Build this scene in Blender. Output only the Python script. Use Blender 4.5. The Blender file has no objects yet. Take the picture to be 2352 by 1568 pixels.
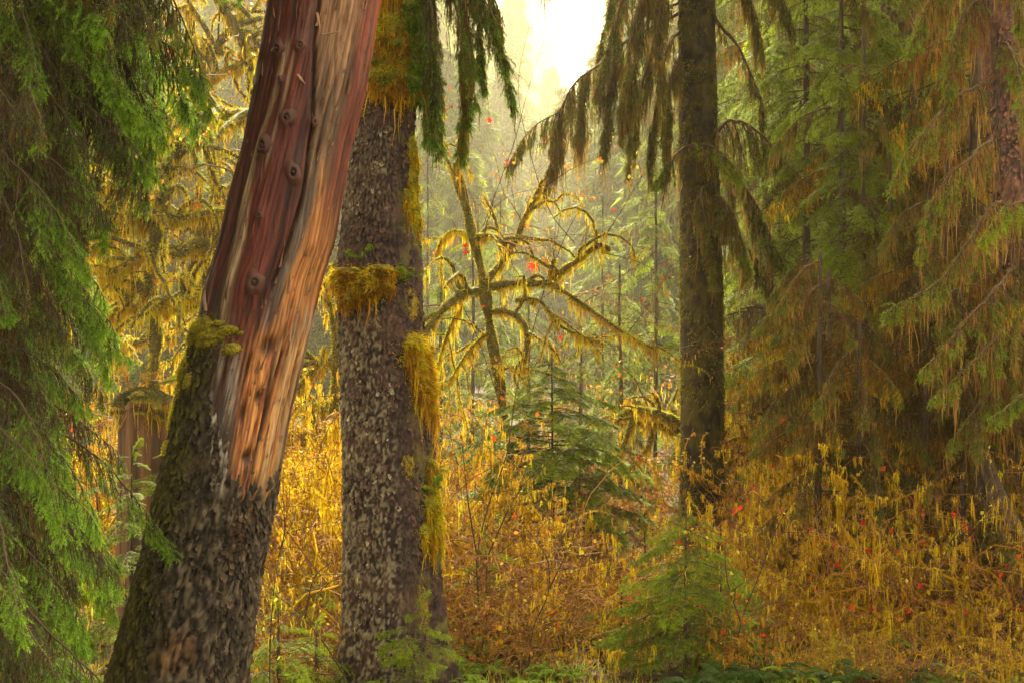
import bpy, math
import numpy as np
from mathutils import Vector

scene = bpy.context.scene
col = scene.collection

# ------------------------------------------------------------------ camera
CZ = 3.1                       # camera height
K = 0.72 / 2352.0              # photograph pixel (2352 wide) -> tangent
cam_d = bpy.data.cameras.new("camera")
cam_d.lens = 50.0
cam_d.sensor_width = 36.0
cam_d.clip_start = 0.05
cam_d.clip_end = 2000.0
cam = bpy.data.objects.new("camera", cam_d)
cam.location = (0, 0, CZ)
cam.rotation_euler = (math.radians(90), 0, 0)
col.objects.link(cam)
scene.camera = cam

# ------------------------------------------------------------------ sky and sun
SUN_EL, SUN_AZ = math.radians(46), math.radians(4)
world = bpy.data.worlds.new("World")
scene.world = world
world.use_nodes = True
wn = world.node_tree
bg = wn.nodes["Background"]
sky = wn.nodes.new("ShaderNodeTexSky")
sky.sky_type = 'NISHITA'
sky.sun_disc = False
sky.sun_elevation = SUN_EL
sky.sun_rotation = SUN_AZ
sky.dust_density = 6.0
mixo = wn.nodes.new("ShaderNodeMix")
mixo.data_type = 'RGBA'
mixo.inputs[0].default_value = 0.88
mixo.inputs[7].default_value = (4.4, 4.0, 2.9, 1)      # even warm overcast
wn.links.new(sky.outputs[0], mixo.inputs[6])
wn.links.new(mixo.outputs[2], bg.inputs[0])
bg.inputs[1].default_value = 0.10
sun_d = bpy.data.lights.new("sun", 'SUN')
sun_d.energy = 5.0
sun_d.angle = math.radians(9)
sun_d.color = (1.0, 0.90, 0.65)
sun = bpy.data.objects.new("sun", sun_d)
sdir = Vector((math.sin(SUN_AZ) * math.cos(SUN_EL), math.cos(SUN_AZ) * math.cos(SUN_EL), math.sin(SUN_EL)))
sun.rotation_euler = sdir.to_track_quat('Z', 'Y').to_euler()
sun.location = (0, 0, 60)
col.objects.link(sun)
HAZE_DENSITY = 0.0011
vs = scene.view_settings
vs.view_transform = 'Standard'
vs.look = 'None'
vs.exposure = 2.82
vs.gamma = 1.0
vs.use_curve_mapping = False
cy = scene.cycles
cy.max_bounces = 5
cy.diffuse_bounces = 3
cy.glossy_bounces = 2
cy.transmission_bounces = 3
cy.volume_bounces = 1
cy.transparent_max_bounces = 6
cy.sample_clamp_indirect = 0.4
cy.sample_clamp_direct = 1.5
cy.caustics_reflective = False
cy.caustics_refractive = False

rng = np.random.default_rng(11)
PI = math.pi
UP = np.array([0, 0, 1.0])

# ------------------------------------------------------------------ numeric helpers
def P(px, py, Y):
    return np.array([(px - 1176) * K * Y, Y, CZ - (py - 784) * K * Y])

def path_px(pts, Y):
    """pixel path -> metres; a third entry offsets depth"""
    return np.array([P(p[0], p[1], Y + (p[2] if len(p) > 2 else 0.0)) for p in pts])

_tab = np.random.default_rng(3).random((32, 32, 32))
def vn(p):
    p = np.asarray(p, float)
    i = np.floor(p).astype(int); f = p - i; f = f * f * (3 - 2 * f)
    a = i & 31; b = (i + 1) & 31
    x, y, z = f[..., 0], f[..., 1], f[..., 2]
    c = lambda q, r, s: _tab[q[..., 0], r[..., 1], s[..., 2]]
    def L(u, v, t): return u + (v - u) * t
    return L(L(L(c(a, a, a), c(b, a, a), x), L(c(a, b, a), c(b, b, a), x), y),
             L(L(c(a, a, b), c(b, a, b), x), L(c(a, b, b), c(b, b, b), x), y), z)

def fbm(p, o=4):
    s = 0; a = 0.5; p = np.asarray(p, float)
    for k in range(o):
        s = s + a * vn(p * 2 ** k + 7.3 * k); a *= 0.5
    return s / (1 - 0.5 ** o)

_jit = np.random.default_rng(5).random((64, 64, 3))
def worley(u, v):
    iu = np.floor(u).astype(int); iv = np.floor(v).astype(int)
    f1 = np.full(u.shape, 9.0); f2 = np.full(u.shape, 9.0); idv = np.zeros(u.shape)
    for a in (-1, 0, 1):
        for b in (-1, 0, 1):
            j = _jit[(iu + a) & 63, (iv + b) & 63]
            d = np.hypot(iu + a + j[..., 0] - u, iv + b + j[..., 1] - v)
            n = d < f1
            f2 = np.where(n, f1, np.minimum(f2, d)); idv = np.where(n, j[..., 2], idv); f1 = np.where(n, d, f1)
    return f1, f2, idv

def sstep(a, b, x):
    t = np.clip((x - a) / (b - a), 0, 1); return t * t * (3 - 2 * t)

def nrm(v):
    return v / np.maximum(np.linalg.norm(v, axis=-1, keepdims=True), 1e-9)

def smooth(path, n):
    """Catmull-Rom through the points"""
    p = np.asarray(path, float)
    q = np.vstack([2 * p[0] - p[1], p, 2 * p[-1] - p[-2]])
    d = np.r_[0, np.cumsum(np.linalg.norm(np.diff(p, axis=0), axis=1))]
    t = np.linspace(0, d[-1], n)
    k = np.clip(np.searchsorted(d, t, side='right') - 1, 0, len(p) - 2)
    f = ((t - d[k]) / np.maximum(d[k + 1] - d[k], 1e-9))[:, None]
    a, b, c, e = q[k], q[k + 1], q[k + 2], q[k + 3]
    return 0.5 * (2 * b + (c - a) * f + (2 * a - 5 * b + 4 * c - e) * f ** 2 + (3 * b - a - 3 * c + e) * f ** 3)

def ground_h(x, y):
    b = np.interp(y, [-60, -10, 0, 6, 11, 21, 40, 90, 200, 500], [1.6, 1.5, 1.35, 0.95, 0.42, 0.0, -0.3, 0.0, 2.0, 12.0])
    p = np.stack([np.asarray(x) * 0.35 + 50, np.asarray(y) * 0.35 + 50, np.zeros_like(np.asarray(x, float)) + 3], -1)
    return b + (fbm(p, 3) - 0.5) * 0.35

# ------------------------------------------------------------------ mesh builder
class MB:
    def __init__(self):
        self.v = []; self.f = []; self.r = []; self.n = 0
    def add(self, v, f, mat=0, rnd=0.5):
        v = np.asarray(v, float).reshape(-1, 3)
        if len(v) == 0: return self
        f = np.asarray(f, np.int64)
        self.v.append(v); self.f.append((f + self.n, mat))
        self.r.append(np.broadcast_to(np.asarray(rnd, float), (len(v),)))
        self.n += len(v)
        return self
    def mesh(self, name, mats, smooth_shade=False, colors=None):
        me = bpy.data.meshes.new(name)
        v = np.vstack(self.v); me.vertices.add(len(v)); me.vertices.foreach_set("co", v.astype(np.float32).ravel())
        tot = [f.shape[0] for f, m in self.f]; width = [f.shape[1] for f, m in self.f]
        lv = np.concatenate([f.ravel() for f, m in self.f]).astype(np.int32)
        cnt = np.concatenate([np.full(t, w) for t, w in zip(tot, width)])
        mi = np.concatenate([np.full(t, m) for t, (f, m) in zip(tot, self.f)]).astype(np.int32)
        ls = np.r_[0, np.cumsum(cnt)[:-1]].astype(np.int32)
        me.loops.add(len(lv)); me.loops.foreach_set("vertex_index", lv)
        me.polygons.add(len(cnt)); me.polygons.foreach_set("loop_start", ls)
        me.polygons.foreach_set("material_index", mi)
        me.polygons.foreach_set("use_smooth", np.full(len(cnt), bool(smooth_shade)))
        for m in mats: me.materials.append(m)
        at = me.attributes.new("rnd", 'FLOAT', 'POINT')
        at.data.foreach_set("value", np.concatenate(self.r).astype(np.float32))
        if colors is not None:
            ca = me.attributes.new("col", 'FLOAT_COLOR', 'POINT')
            ca.data.foreach_set("color", np.c_[colors, np.ones(len(colors))].astype(np.float32).ravel())
        me.update(calc_edges=True)
        return me
    def build(self, name, mats, parent=None, loc=None, smooth_shade=False, colors=None):
        return link(name, self.mesh(name, mats, smooth_shade, colors), parent, loc)

def link(name, data, parent=None, loc=None):
    o = bpy.data.objects.new(name, data)
    if loc is not None: o.location = loc
    col.objects.link(o)
    if parent is not None: o.parent = parent
    return o

def tag(o, label=None, cat=None, group=None, kind=None):
    if label: o["label"] = label
    if cat: o["category"] = cat
    if group: o["group"] = group
    if kind: o["kind"] = kind
    return o

def root_empty(name, loc, label, cat, group=None):
    o = link(name, None, None, loc); o.empty_display_size = 0.2
    return tag(o, label, cat, group)

def copy_tree(o, parent=None):
    c = o.copy(); col.objects.link(c)
    if parent is not None: c.parent = parent
    for ch in list(o.children): copy_tree(ch, c)
    return c

# ---- shape batches
def tubes(mb, pts, rad, sides=4, mat=0, rnd=0.5, cap=False):
    """pts (N,k,3), rad (N,k)"""
    pts = np.asarray(pts, float); rad = np.asarray(rad, float)
    if pts.ndim == 2: pts = pts[None]; rad = rad[None]
    N, k, _ = pts.shape
    t = np.empty_like(pts)
    t[:, 1:-1] = pts[:, 2:] - pts[:, :-2]; t[:, 0] = pts[:, 1] - pts[:, 0]; t[:, -1] = pts[:, -1] - pts[:, -2]
    t = nrm(t)
    m = nrm(pts[:, -1] - pts[:, 0])
    ref = np.where(np.abs(m[:, 2:3]) > 0.8, np.array([[0.9, 0.43, 0.0]]), np.array([[0.05, 0.02, 1.0]]))[:, None]
    u = nrm(np.cross(t, np.broadcast_to(ref, t.shape))); w = np.cross(t, u)
    a = np.linspace(0, 2 * PI, sides, endpoint=False)
    ring = u[:, :, None] * np.cos(a)[:, None] + w[:, :, None] * np.sin(a)[:, None]
    v = pts[:, :, None] + ring * rad[:, :, None, None]
    idx = np.arange(N * k * sides).reshape(N, k, sides)
    q = np.stack([idx[:, :-1], np.roll(idx, -1, 2)[:, :-1], np.roll(idx, -1, 2)[:, 1:], idx[:, 1:]], -1).reshape(-1, 4)
    r = np.broadcast_to(np.asarray(rnd, float).reshape(-1, 1, 1), (N, k, sides)).ravel() if np.ndim(rnd) else rnd
    mb.add(v, q, mat, r)
    return v, ring

def blades(mb, B, D, L, W, mat=0, rnd=0.5, flat=None):
    """single tapering triangles"""
    n = len(B)
    if n == 0: return
    D = nrm(D); ref = rng.normal(size=(n, 3)) if flat is None else flat
    p = nrm(np.cross(D, ref)); L = np.broadcast_to(L, (n,))[:, None]; W = np.broadcast_to(W, (n,))[:, None]
    v = np.stack([B - p * W / 2, B + p * W / 2, B + D * L], 1)
    r = np.repeat(np.broadcast_to(rnd, (n,)), 3)
    mb.add(v, np.arange(3 * n).reshape(n, 3), mat, r)

def ribbons(mb, pts, wid, mat=0, rnd=0.5):
    N, k, _ = pts.shape
    a = rng.random(N) * 2 * PI
    d = np.stack([np.cos(a), np.sin(a), np.zeros(N)], -1)[:, None]
    v = np.stack([pts - d * wid[..., None] / 2, pts + d * wid[..., None] / 2], 2)
    idx = np.arange(N * k * 2).reshape(N, k, 2)
    q = np.stack([idx[:, :-1, 0], idx[:, :-1, 1], idx[:, 1:, 1], idx[:, 1:, 0]], -1).reshape(-1, 4)
    mb.add(v, q, mat, np.repeat(np.broadcast_to(rnd, (N,)), 2 * k))

def strands(mb, B, L, W, mat=0, rnd=None, tuft=3, tuft_len=0.025, tuft_w=0.004, k=4, sway=0.18):
    """hanging ragged moss: a thin ribbon with short tufts off it"""
    N = len(B)
    if N == 0: return
    L = np.broadcast_to(L, (N,)); W = np.broadcast_to(W, (N,))
    if rnd is None: rnd = rng.random(N)
    t = np.linspace(0, 1, k)
    off = np.cumsum(rng.normal(size=(N, k, 3)) * sway / k, 1); off[:, 0] = 0; off[..., 2] *= 0.3
    pts = B[:, None] + (off - UP * t[None, :, None]) * L[:, None, None]
    prof = np.interp(t, [0, 0.3, 0.75, 1], [0.55, 1.0, 0.7, 0.05])
    ribbons(mb, pts, W[:, None] * prof * rng.uniform(0.6, 1.4, (N, k)), mat, rnd)
    if tuft:
        i = np.repeat(np.arange(N), tuft); s = rng.random(len(i)) ** 0.8 * (k - 1.01); a = s.astype(int); f = (s - a)[:, None]
        b = pts[i, a] * (1 - f) + pts[i, a + 1] * f
        d = rng.normal(size=(len(i), 3)) * [0.6, 0.6, 0.35] - UP * 0.75
        blades(mb, b, d, tuft_len * rng.uniform(0.5, 1.5, len(i)), tuft_w, mat, np.clip(rnd[i] + rng.normal(size=len(i)) * 0.12, 0, 1))

def clumps(mb, B, L, W, mat=0, rnd=None, n=6, jit=0.022, tuft=3, tuft_len=0.03, tuft_w=0.007, sway=0.16):
    """ragged bunches of hanging moss, longest in the middle"""
    N = len(B)
    if N == 0: return
    if rnd is None: rnd = rng.random(N)
    i = np.repeat(np.arange(N), n); j = rng.normal(size=(N * n, 3)) * jit * [1, 1, 0.5]
    l = np.broadcast_to(L, (N,))[i] * np.clip(1.1 - 0.45 * np.hypot(j[:, 0], j[:, 1]) / jit, 0.15, 1.1) * rng.uniform(0.7, 1.2, N * n)
    strands(mb, B[i] + j, l, W, mat, np.clip(rnd[i] + rng.normal(size=N * n) * 0.13, 0, 1), tuft, tuft_len, tuft_w, 4, sway)

def on_paths(paths, n, lo=0.0, hi=1.0, rad=None):
    """n random points on a list of (k,3) polylines, weighted by length -> points, tangents, which, where"""
    seg0, seg1, wh, tt, rr = [], [], [], [], []
    for i, p in enumerate(paths):
        m = len(p) - 1; t = np.arange(m) / m
        keep = (t >= lo) & (t <= hi)
        seg0.append(p[:-1][keep]); seg1.append(p[1:][keep]); wh += [i] * keep.sum(); tt.append(t[keep])
        rr.append((np.zeros(m) if rad is None else np.asarray(rad[i])[:-1])[keep])
    a = np.vstack(seg0); b = np.vstack(seg1); wh = np.array(wh); tt = np.concatenate(tt); rr = np.concatenate(rr)
    l = np.linalg.norm(b - a, axis=1); j = rng.choice(len(a), n, p=l / l.sum()); f = rng.random((n, 1))
    return a[j] + (b[j] - a[j]) * f, nrm(b[j] - a[j]), wh[j], tt[j], rr[j]

def fuzz(mb, paths, rads, n, L, W, mat=0, down=0.4, cover=PI * 2, rnd=None):
    """short moss blades standing off the surface of tubes"""
    b, t, wh, tt, rr = on_paths(paths, n, rad=rads)
    d = rng.normal(size=(n, 3)); d[:, 2] += 0.25
    d = nrm(d - t * (d * t).sum(1, keepdims=True))
    r = rng.random(n) if rnd is None else rnd
    blades(mb, b + d * rr[:, None] * 0.9, d + t * rng.normal(size=(n, 1)) * 0.4 - UP * down, L * rng.uniform(0.5, 1.4, n), W, mat, r)

def leaves(mb, B, size, mat=0, rnd=None):
    """small folded four-cornered leaves"""
    n = len(B)
    if n == 0: return
    if rnd is None: rnd = rng.random(n)
    size = np.broadcast_to(size, (n,))[:, None]
    d = nrm(rng.normal(size=(n, 3)) + [0, 0, -0.8]); p = nrm(np.cross(d, rng.normal(size=(n, 3)))); q = np.cross(d, p)
    m = B + d * size * 0.45
    v = np.stack([B, m + p * size * 0.42 + q * size * 0.12, B + d * size, m - p * size * 0.42 + q * size * 0.12], 1)
    i = np.arange(4 * n).reshape(n, 4)
    mb.add(v, np.vstack([i[:, [0, 1, 2]], i[:, [0, 2, 3]]]), mat, np.repeat(rnd, 4))

def maple_leaf_mb(size):
    """seven-lobed toothed leaf with a folded midrib and a stalk"""
    n = 7; ang = np.linspace(-2.3, 2.3, n); ln = np.array([0.45, 0.72, 0.95, 1.0, 0.95, 0.72, 0.45])
    pts = [(0.0, 0.0, 0.0)]
    out = []
    for i in range(n):
        for da, r in ((-0.17, 0.62), (-0.1, 0.74), (0, 1.0), (0.1, 0.74), (0.17, 0.62)):
            out.append((ang[i] + da, ln[i] * r))
        if i < n - 1: out.append(((ang[i] + ang[i + 1]) / 2, 0.36))
    for a, r in out:
        x, z = math.sin(a) * r * size, -math.cos(a) * r * size
        pts.append((x, 0.12 * abs(x) + 0.25 * r * r * size, z))
    f = [(0, i, i + 1) for i in range(1, len(pts) - 1)]
    mb = MB(); mb.add(pts, f, 0, 0.5)
    tubes(mb, np.array([[0, 0, 0], [0, 0.01, size * 0.4], [0.01, 0.02, size * 0.8]]), np.array([1, 0.9, 0.8]) * size * 0.018, 4, 1)
    return mb

# ------------------------------------------------------------------ materials
def new_mat(name):
    m = bpy.data.materials.new(name); m.use_nodes = True
    nt = m.node_tree; nt.nodes.clear()
    return m, nt, nt.nodes.new("ShaderNodeOutputMaterial")

def leaf_mat(name, stops, trans=0.35, rough=0.6, objrand=0.25, spec=0.12):
    m, nt, out = new_mat(name); N = nt.nodes.new; Lk = nt.links.new
    at = N("ShaderNodeAttribute"); at.attribute_name = "rnd"
    oi = N("ShaderNodeObjectInfo")
    ma = N("ShaderNodeMath"); ma.operation = 'MULTIPLY_ADD'; ma.inputs[1].default_value = objrand
    Lk(oi.outputs["Random"], ma.inputs[0]); Lk(at.outputs["Fac"], ma.inputs[2])
    sb = N("ShaderNodeMath"); sb.operation = 'SUBTRACT'; sb.inputs[1].default_value = objrand / 2; sb.use_clamp = True
    Lk(ma.outputs[0], sb.inputs[0])
    rp = N("ShaderNodeValToRGB"); el = rp.color_ramp.elements
    while len(el) < len(stops): el.new(0.5)
    for e, (p, c) in zip(el, stops): e.position = p; e.color = (*c, 1)
    Lk(sb.outputs[0], rp.inputs[0])
    pb = N("ShaderNodeBsdfPrincipled"); pb.inputs["Roughness"].default_value = rough
    pb.inputs["Specular IOR Level"].default_value = spec
    Lk(rp.outputs[0], pb.inputs["Base Color"])
    if trans > 0:
        tr = N("ShaderNodeBsdfTranslucent"); Lk(rp.outputs[0], tr.inputs[0])
        mx = N("ShaderNodeMixShader"); mx.inputs[0].default_value = trans
        Lk(pb.outputs[0], mx.inputs[1]); Lk(tr.outputs[0], mx.inputs[2]); Lk(mx.outputs[0], out.inputs[0])
    else:
        Lk(pb.outputs[0], out.inputs[0])
    return m

def bark_mat(name, c0, c1, scale=18.0, stretch=0.25, rough=0.85, bump=0.5, vcol=False, c2=None, spec=0.25):
    """bark, wood and soil: noise between two colours (or round the vertex colour), bumped"""
    m, nt, out = new_mat(name); N = nt.nodes.new; Lk = nt.links.new
    tc = N("ShaderNodeTexCoord"); mp = N("ShaderNodeMapping"); mp.inputs["Scale"].default_value = (1, 1, stretch)
    Lk(tc.outputs["Object"], mp.inputs[0])
    n1 = N("ShaderNodeTexNoise"); n1.inputs["Scale"].default_value = scale; n1.inputs["Detail"].default_value = 6
    n1.inputs["Roughness"].default_value = 0.65; Lk(mp.outputs[0], n1.inputs[0])
    rp = N("ShaderNodeValToRGB"); e = rp.color_ramp.elements
    e[0].position, e[1].position = 0.32, 0.68
    pb = N("ShaderNodeBsdfPrincipled"); pb.inputs["Roughness"].default_value = rough; pb.inputs["Specular IOR Level"].default_value = spec
    if vcol:
        e[0].color, e[1].color = (0.62, 0.6, 0.6, 1), (1.3, 1.3, 1.28, 1)
        at = N("ShaderNodeAttribute"); at.attribute_name = "col"
        mx = N("ShaderNodeMix"); mx.data_type = 'RGBA'; mx.blend_type = 'MULTIPLY'; mx.inputs[0].default_value = 1
        Lk(at.outputs["Color"], mx.inputs[6]); Lk(rp.outputs[0], mx.inputs[7]); Lk(mx.outputs[2], pb.inputs["Base Color"])
    else:
        e[0].color, e[1].color = (*c0, 1), (*c1, 1)
        if c2:
            x = e.new(0.5); x.color = (*c2, 1)
        Lk(rp.outputs[0], pb.inputs["Base Color"])
    Lk(n1.outputs[0], rp.inputs[0])
    bp = N("ShaderNodeBump"); bp.inputs["Strength"].default_value = bump; bp.inputs["Distance"].default_value = 0.01
    Lk(n1.outputs[0], bp.inputs["Height"]); Lk(bp.outputs[0], pb.inputs["Normal"])
    Lk(pb.outputs[0], out.inputs[0])
    return m

M = {}
M['needle'] = leaf_mat("spruce_needle", [(0.0, (0.12, 0.085, 0.035)), (0.3, (0.09, 0.12, 0.02)), (0.65, (0.13, 0.25, 0.018)), (1.0, (0.27, 0.45, 0.025))], 0.45, 0.45)
M['hemlock'] = leaf_mat("hemlock_needle", [(0.0, (0.09, 0.105, 0.010)), (0.5, (0.17, 0.24, 0.016)), (1.0, (0.30, 0.38, 0.025))], 0.5, 0.5)
M['mid_needle'] = leaf_mat("old_spruce_needle", [(0.0, (0.08, 0.055, 0.015)), (0.35, (0.085, 0.10, 0.015)), (1.0, (0.19, 0.24, 0.022))], 0.45, 0.5)
M['bright'] = leaf_mat("young_needle", [(0.0, (0.14, 0.18, 0.012)), (0.5, (0.25, 0.34, 0.016)), (1.0, (0.40, 0.48, 0.025))], 0.55, 0.5)
M['deadneedle'] = leaf_mat("dead_needle", [(0.0, (0.10, 0.045, 0.02)), (0.5, (0.20, 0.085, 0.03)), (1.0, (0.30, 0.15, 0.04))], 0.3, 0.7)
M['twig'] = leaf_mat("twig_bark", [(0.0, (0.045, 0.03, 0.02)), (0.6, (0.08, 0.055, 0.034)), (1.0, (0.12, 0.09, 0.06))], 0.0, 0.8)
M['redtwig'] = leaf_mat("reddish_twig", [(0.0, (0.07, 0.03, 0.018)), (0.6, (0.20, 0.08, 0.03)), (1.0, (0.34, 0.17, 0.06))], 0.0, 0.65)
M['gold'] = leaf_mat("golden_moss", [(0.0, (0.20, 0.09, 0.006)), (0.35, (0.47, 0.265, 0.008)), (0.65, (0.62, 0.43, 0.012)), (1.0, (0.60, 0.54, 0.016))], 0.45, 0.8)
M['orange'] = leaf_mat("orange_moss", [(0.0, (0.17, 0.065, 0.008)), (0.5, (0.46, 0.23, 0.012)), (1.0, (0.64, 0.43, 0.02))], 0.4, 0.8)
M['green_moss'] = leaf_mat("green_moss", [(0.0, (0.13, 0.11, 0.006)), (0.5, (0.38, 0.32, 0.008)), (1.0, (0.60, 0.53, 0.012))], 0.35, 0.8)
M['vivid_moss'] = leaf_mat("vivid_moss", [(0.0, (0.06, 0.12, 0.01)), (0.5, (0.13, 0.26, 0.015)), (1.0, (0.24, 0.38, 0.02))], 0.35, 0.8)
M['brown_moss'] = leaf_mat("brown_moss", [(0.0, (0.07, 0.04, 0.012)), (0.5, (0.17, 0.10, 0.022)), (1.0, (0.33, 0.21, 0.045))], 0.4, 0.8)
M['rust_moss'] = leaf_mat("rust_moss", [(0.0, (0.12, 0.055, 0.015)), (0.5, (0.29, 0.145, 0.035)), (1.0, (0.46, 0.28, 0.065))], 0.4, 0.8)
M['olive_fur'] = leaf_mat("olive_fur", [(0.0, (0.025, 0.02, 0.006)), (0.5, (0.085, 0.075, 0.010)), (1.0, (0.24, 0.21, 0.015))], 0.2, 0.85)
M['dark_moss'] = leaf_mat("dark_moss", [(0.0, (0.025, 0.02, 0.01)), (0.6, (0.06, 0.055, 0.015)), (1.0, (0.12, 0.11, 0.02))], 0.2, 0.85)
M['autumn'] = leaf_mat("autumn_leaf", [(0.0, (0.50, 0.035, 0.012)), (0.25, (0.55, 0.10, 0.02)), (0.6, (0.60, 0.28, 0.03)), (1.0, (0.60, 0.46, 0.05))], 0.4, 0.5)
M['yellow_orange'] = leaf_mat("late_leaf", [(0.0, (0.55, 0.14, 0.02)), (0.5, (0.58, 0.32, 0.03)), (1.0, (0.55, 0.45, 0.05))], 0.4, 0.5)
M['red'] = leaf_mat("red_leaf", [(0.0, (0.55, 0.012, 0.012)), (1.0, (0.65, 0.06, 0.02))], 0.45, 0.45)
M['yellow_leaf'] = leaf_mat("yellow_leaf", [(0.0, (0.45, 0.36, 0.03)), (1.0, (0.62, 0.52, 0.05))], 0.4, 0.5)
M['fern'] = leaf_mat("fern_leaf", [(0.0, (0.10, 0.16, 0.015)), (0.5, (0.17, 0.28, 0.025)), (1.0, (0.28, 0.36, 0.03))], 0.4, 0.5)
M['darkfern'] = leaf_mat("dark_fern_leaf", [(0.0, (0.025, 0.05, 0.010)), (1.0, (0.075, 0.13, 0.018))], 0.35, 0.6)
M['litter'] = leaf_mat("leaf_litter", [(0.0, (0.035, 0.016, 0.008)), (0.5, (0.10, 0.042, 0.013)), (0.85, (0.22, 0.09, 0.018)), (1.0, (0.42, 0.30, 0.05))], 0.2, 0.6)
M['far'] = leaf_mat("far_needle", [(0.0, (0.06, 0.07, 0.010)), (0.5, (0.12, 0.17, 0.018)), (1.0, (0.24, 0.28, 0.025))], 0.5, 0.6, 0.5)
M['farbrown'] = leaf_mat("far_hanging_moss", [(0.0, (0.06, 0.045, 0.018)), (0.5, (0.12, 0.09, 0.03)), (1.0, (0.2, 0.16, 0.05))], 0.3, 0.7, 0.5)
M['col'] = bark_mat("weathered_trunk", None, None, 26, 0.3, 0.8, 0.6, vcol=True)
M['wood'] = bark_mat("bare_wood", None, None, 30, 0.06, 0.6, 0.45, vcol=True, spec=0.35)
M['bark'] = bark_mat("dark_bark", (0.03, 0.02, 0.014), (0.11, 0.075, 0.05), 22, 0.3)
M['moss_bark'] = bark_mat("mossy_bark", (0.035, 0.028, 0.012), (0.17, 0.14, 0.02), 16, 0.5, c2=(0.08, 0.065, 0.018))
M['moss_base'] = bark_mat("moss_cushion", (0.10, 0.08, 0.012), (0.30, 0.24, 0.025), 40, 1.0, 0.95)
M['soil'] = bark_mat("forest_floor", (0.018, 0.011, 0.006), (0.075, 0.042, 0.014), 3.0, 1.0, 0.95, c2=(0.04, 0.025, 0.008))

# ------------------------------------------------------------------ ground
def build_ground():
    gx = np.unique(np.r_[np.linspace(-480, 480, 65), np.linspace(-14, 14, 141)])
    gy = np.unique(np.r_[np.linspace(-60, 500, 61), np.linspace(0, 40, 161)])
    X, Y = np.meshgrid(gx, gy); Z = ground_h(X, Y)
    idx = np.arange(X.size).reshape(X.shape)
    q = np.stack([idx[:-1, :-1], idx[:-1, 1:], idx[1:, 1:], idx[1:, :-1]], -1).reshape(-1, 4)
    mb = MB(); mb.add(np.stack([X, Y, Z], -1), q)
    tag(mb.build("ground", [M['soil']], smooth_shade=True), kind="structure")
build_ground()

def gz(x, y): return float(ground_h(np.array([x]), np.array([y]))[0])

# ------------------------------------------------------------------ hero trunks
def trunk_frame(rows, Y, zs):
    rows = np.array(rows, float)
    z = CZ - (rows[:, 0] - 784) * K * Y
    cx = ((rows[:, 1] + rows[:, 2]) / 2 - 1176) * K * Y; r = (rows[:, 2] - rows[:, 1]) / 2 * K * Y
    o = np.argsort(z)
    return np.interp(zs, z[o], cx[o]), np.interp(zs, z[o], r[o])

class Trunk:
    """ring grid; theta 0 faces the camera side, positive to the right"""
    def __init__(self, rows, Y, z0, z1, nt, nv):
        self.rows, self.Y = rows, Y
        self.zs = np.linspace(z0, z1, nv)
        self.cx, self.r = trunk_frame(rows, Y, self.zs)
        kern = np.ones(9) / 9
        self.cx = np.convolve(np.pad(self.cx, 4, 'edge'), kern, 'valid'); self.r = np.convolve(np.pad(self.r, 4, 'edge'), kern, 'valid')
        th = np.linspace(-PI, PI, nt, endpoint=False)
        self.T, self.Z = np.meshgrid(th, self.zs)
        self.CX = np.repeat(self.cx[:, None], nt, 1); self.R = np.repeat(self.r[:, None], nt, 1)
        self.PY = 784 + (CZ - self.Z) / (K * Y)
        self.S = np.sin(self.T); self.F = np.cos(self.T)
        # seamless noise coordinates
        self.q = np.stack([np.sin(self.T) * self.R, np.cos(self.T) * self.R, self.Z], -1)
    def verts(self, rad):
        return np.stack([self.CX + rad * np.sin(self.T), self.Y - rad * np.cos(self.T), self.Z], -1)
    def quads(self, mask=None):
        nv, nt = self.T.shape
        idx = np.arange(nv * nt).reshape(nv, nt); nx = np.roll(idx, -1, 1)
        q = np.stack([idx[:-1], nx[:-1], nx[1:], idx[1:]], -1)
        if mask is not None:
            mk = mask & np.roll(mask, -1, 1); mk = mk[:-1] | mk[1:]
            q = q[mk]
        return q.reshape(-1, 4)
    def at(self, z, th, extra=0.0):
        """point and outward normal on the plain trunk"""
        cx = np.interp(z, self.zs, self.cx); r = np.interp(z, self.zs, self.r) + extra
        n = np.stack([np.sin(th), -np.cos(th), np.zeros_like(th)], -1)
        return np.stack([cx + r * np.sin(th), self.Y - r * np.cos(th), z], -1), n
    def z_of(self, py): return CZ - (py - 784) * K * self.Y

def compact(v, q, cols):
    u, inv = np.unique(q, return_inverse=True)
    return v.reshape(-1, 3)[u], inv.reshape(q.shape), cols.reshape(-1, 3)[u]

def lerp3(a, b, t): return a + (b - a) * t[..., None]
C = lambda *c: np.array(c, float)

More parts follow.
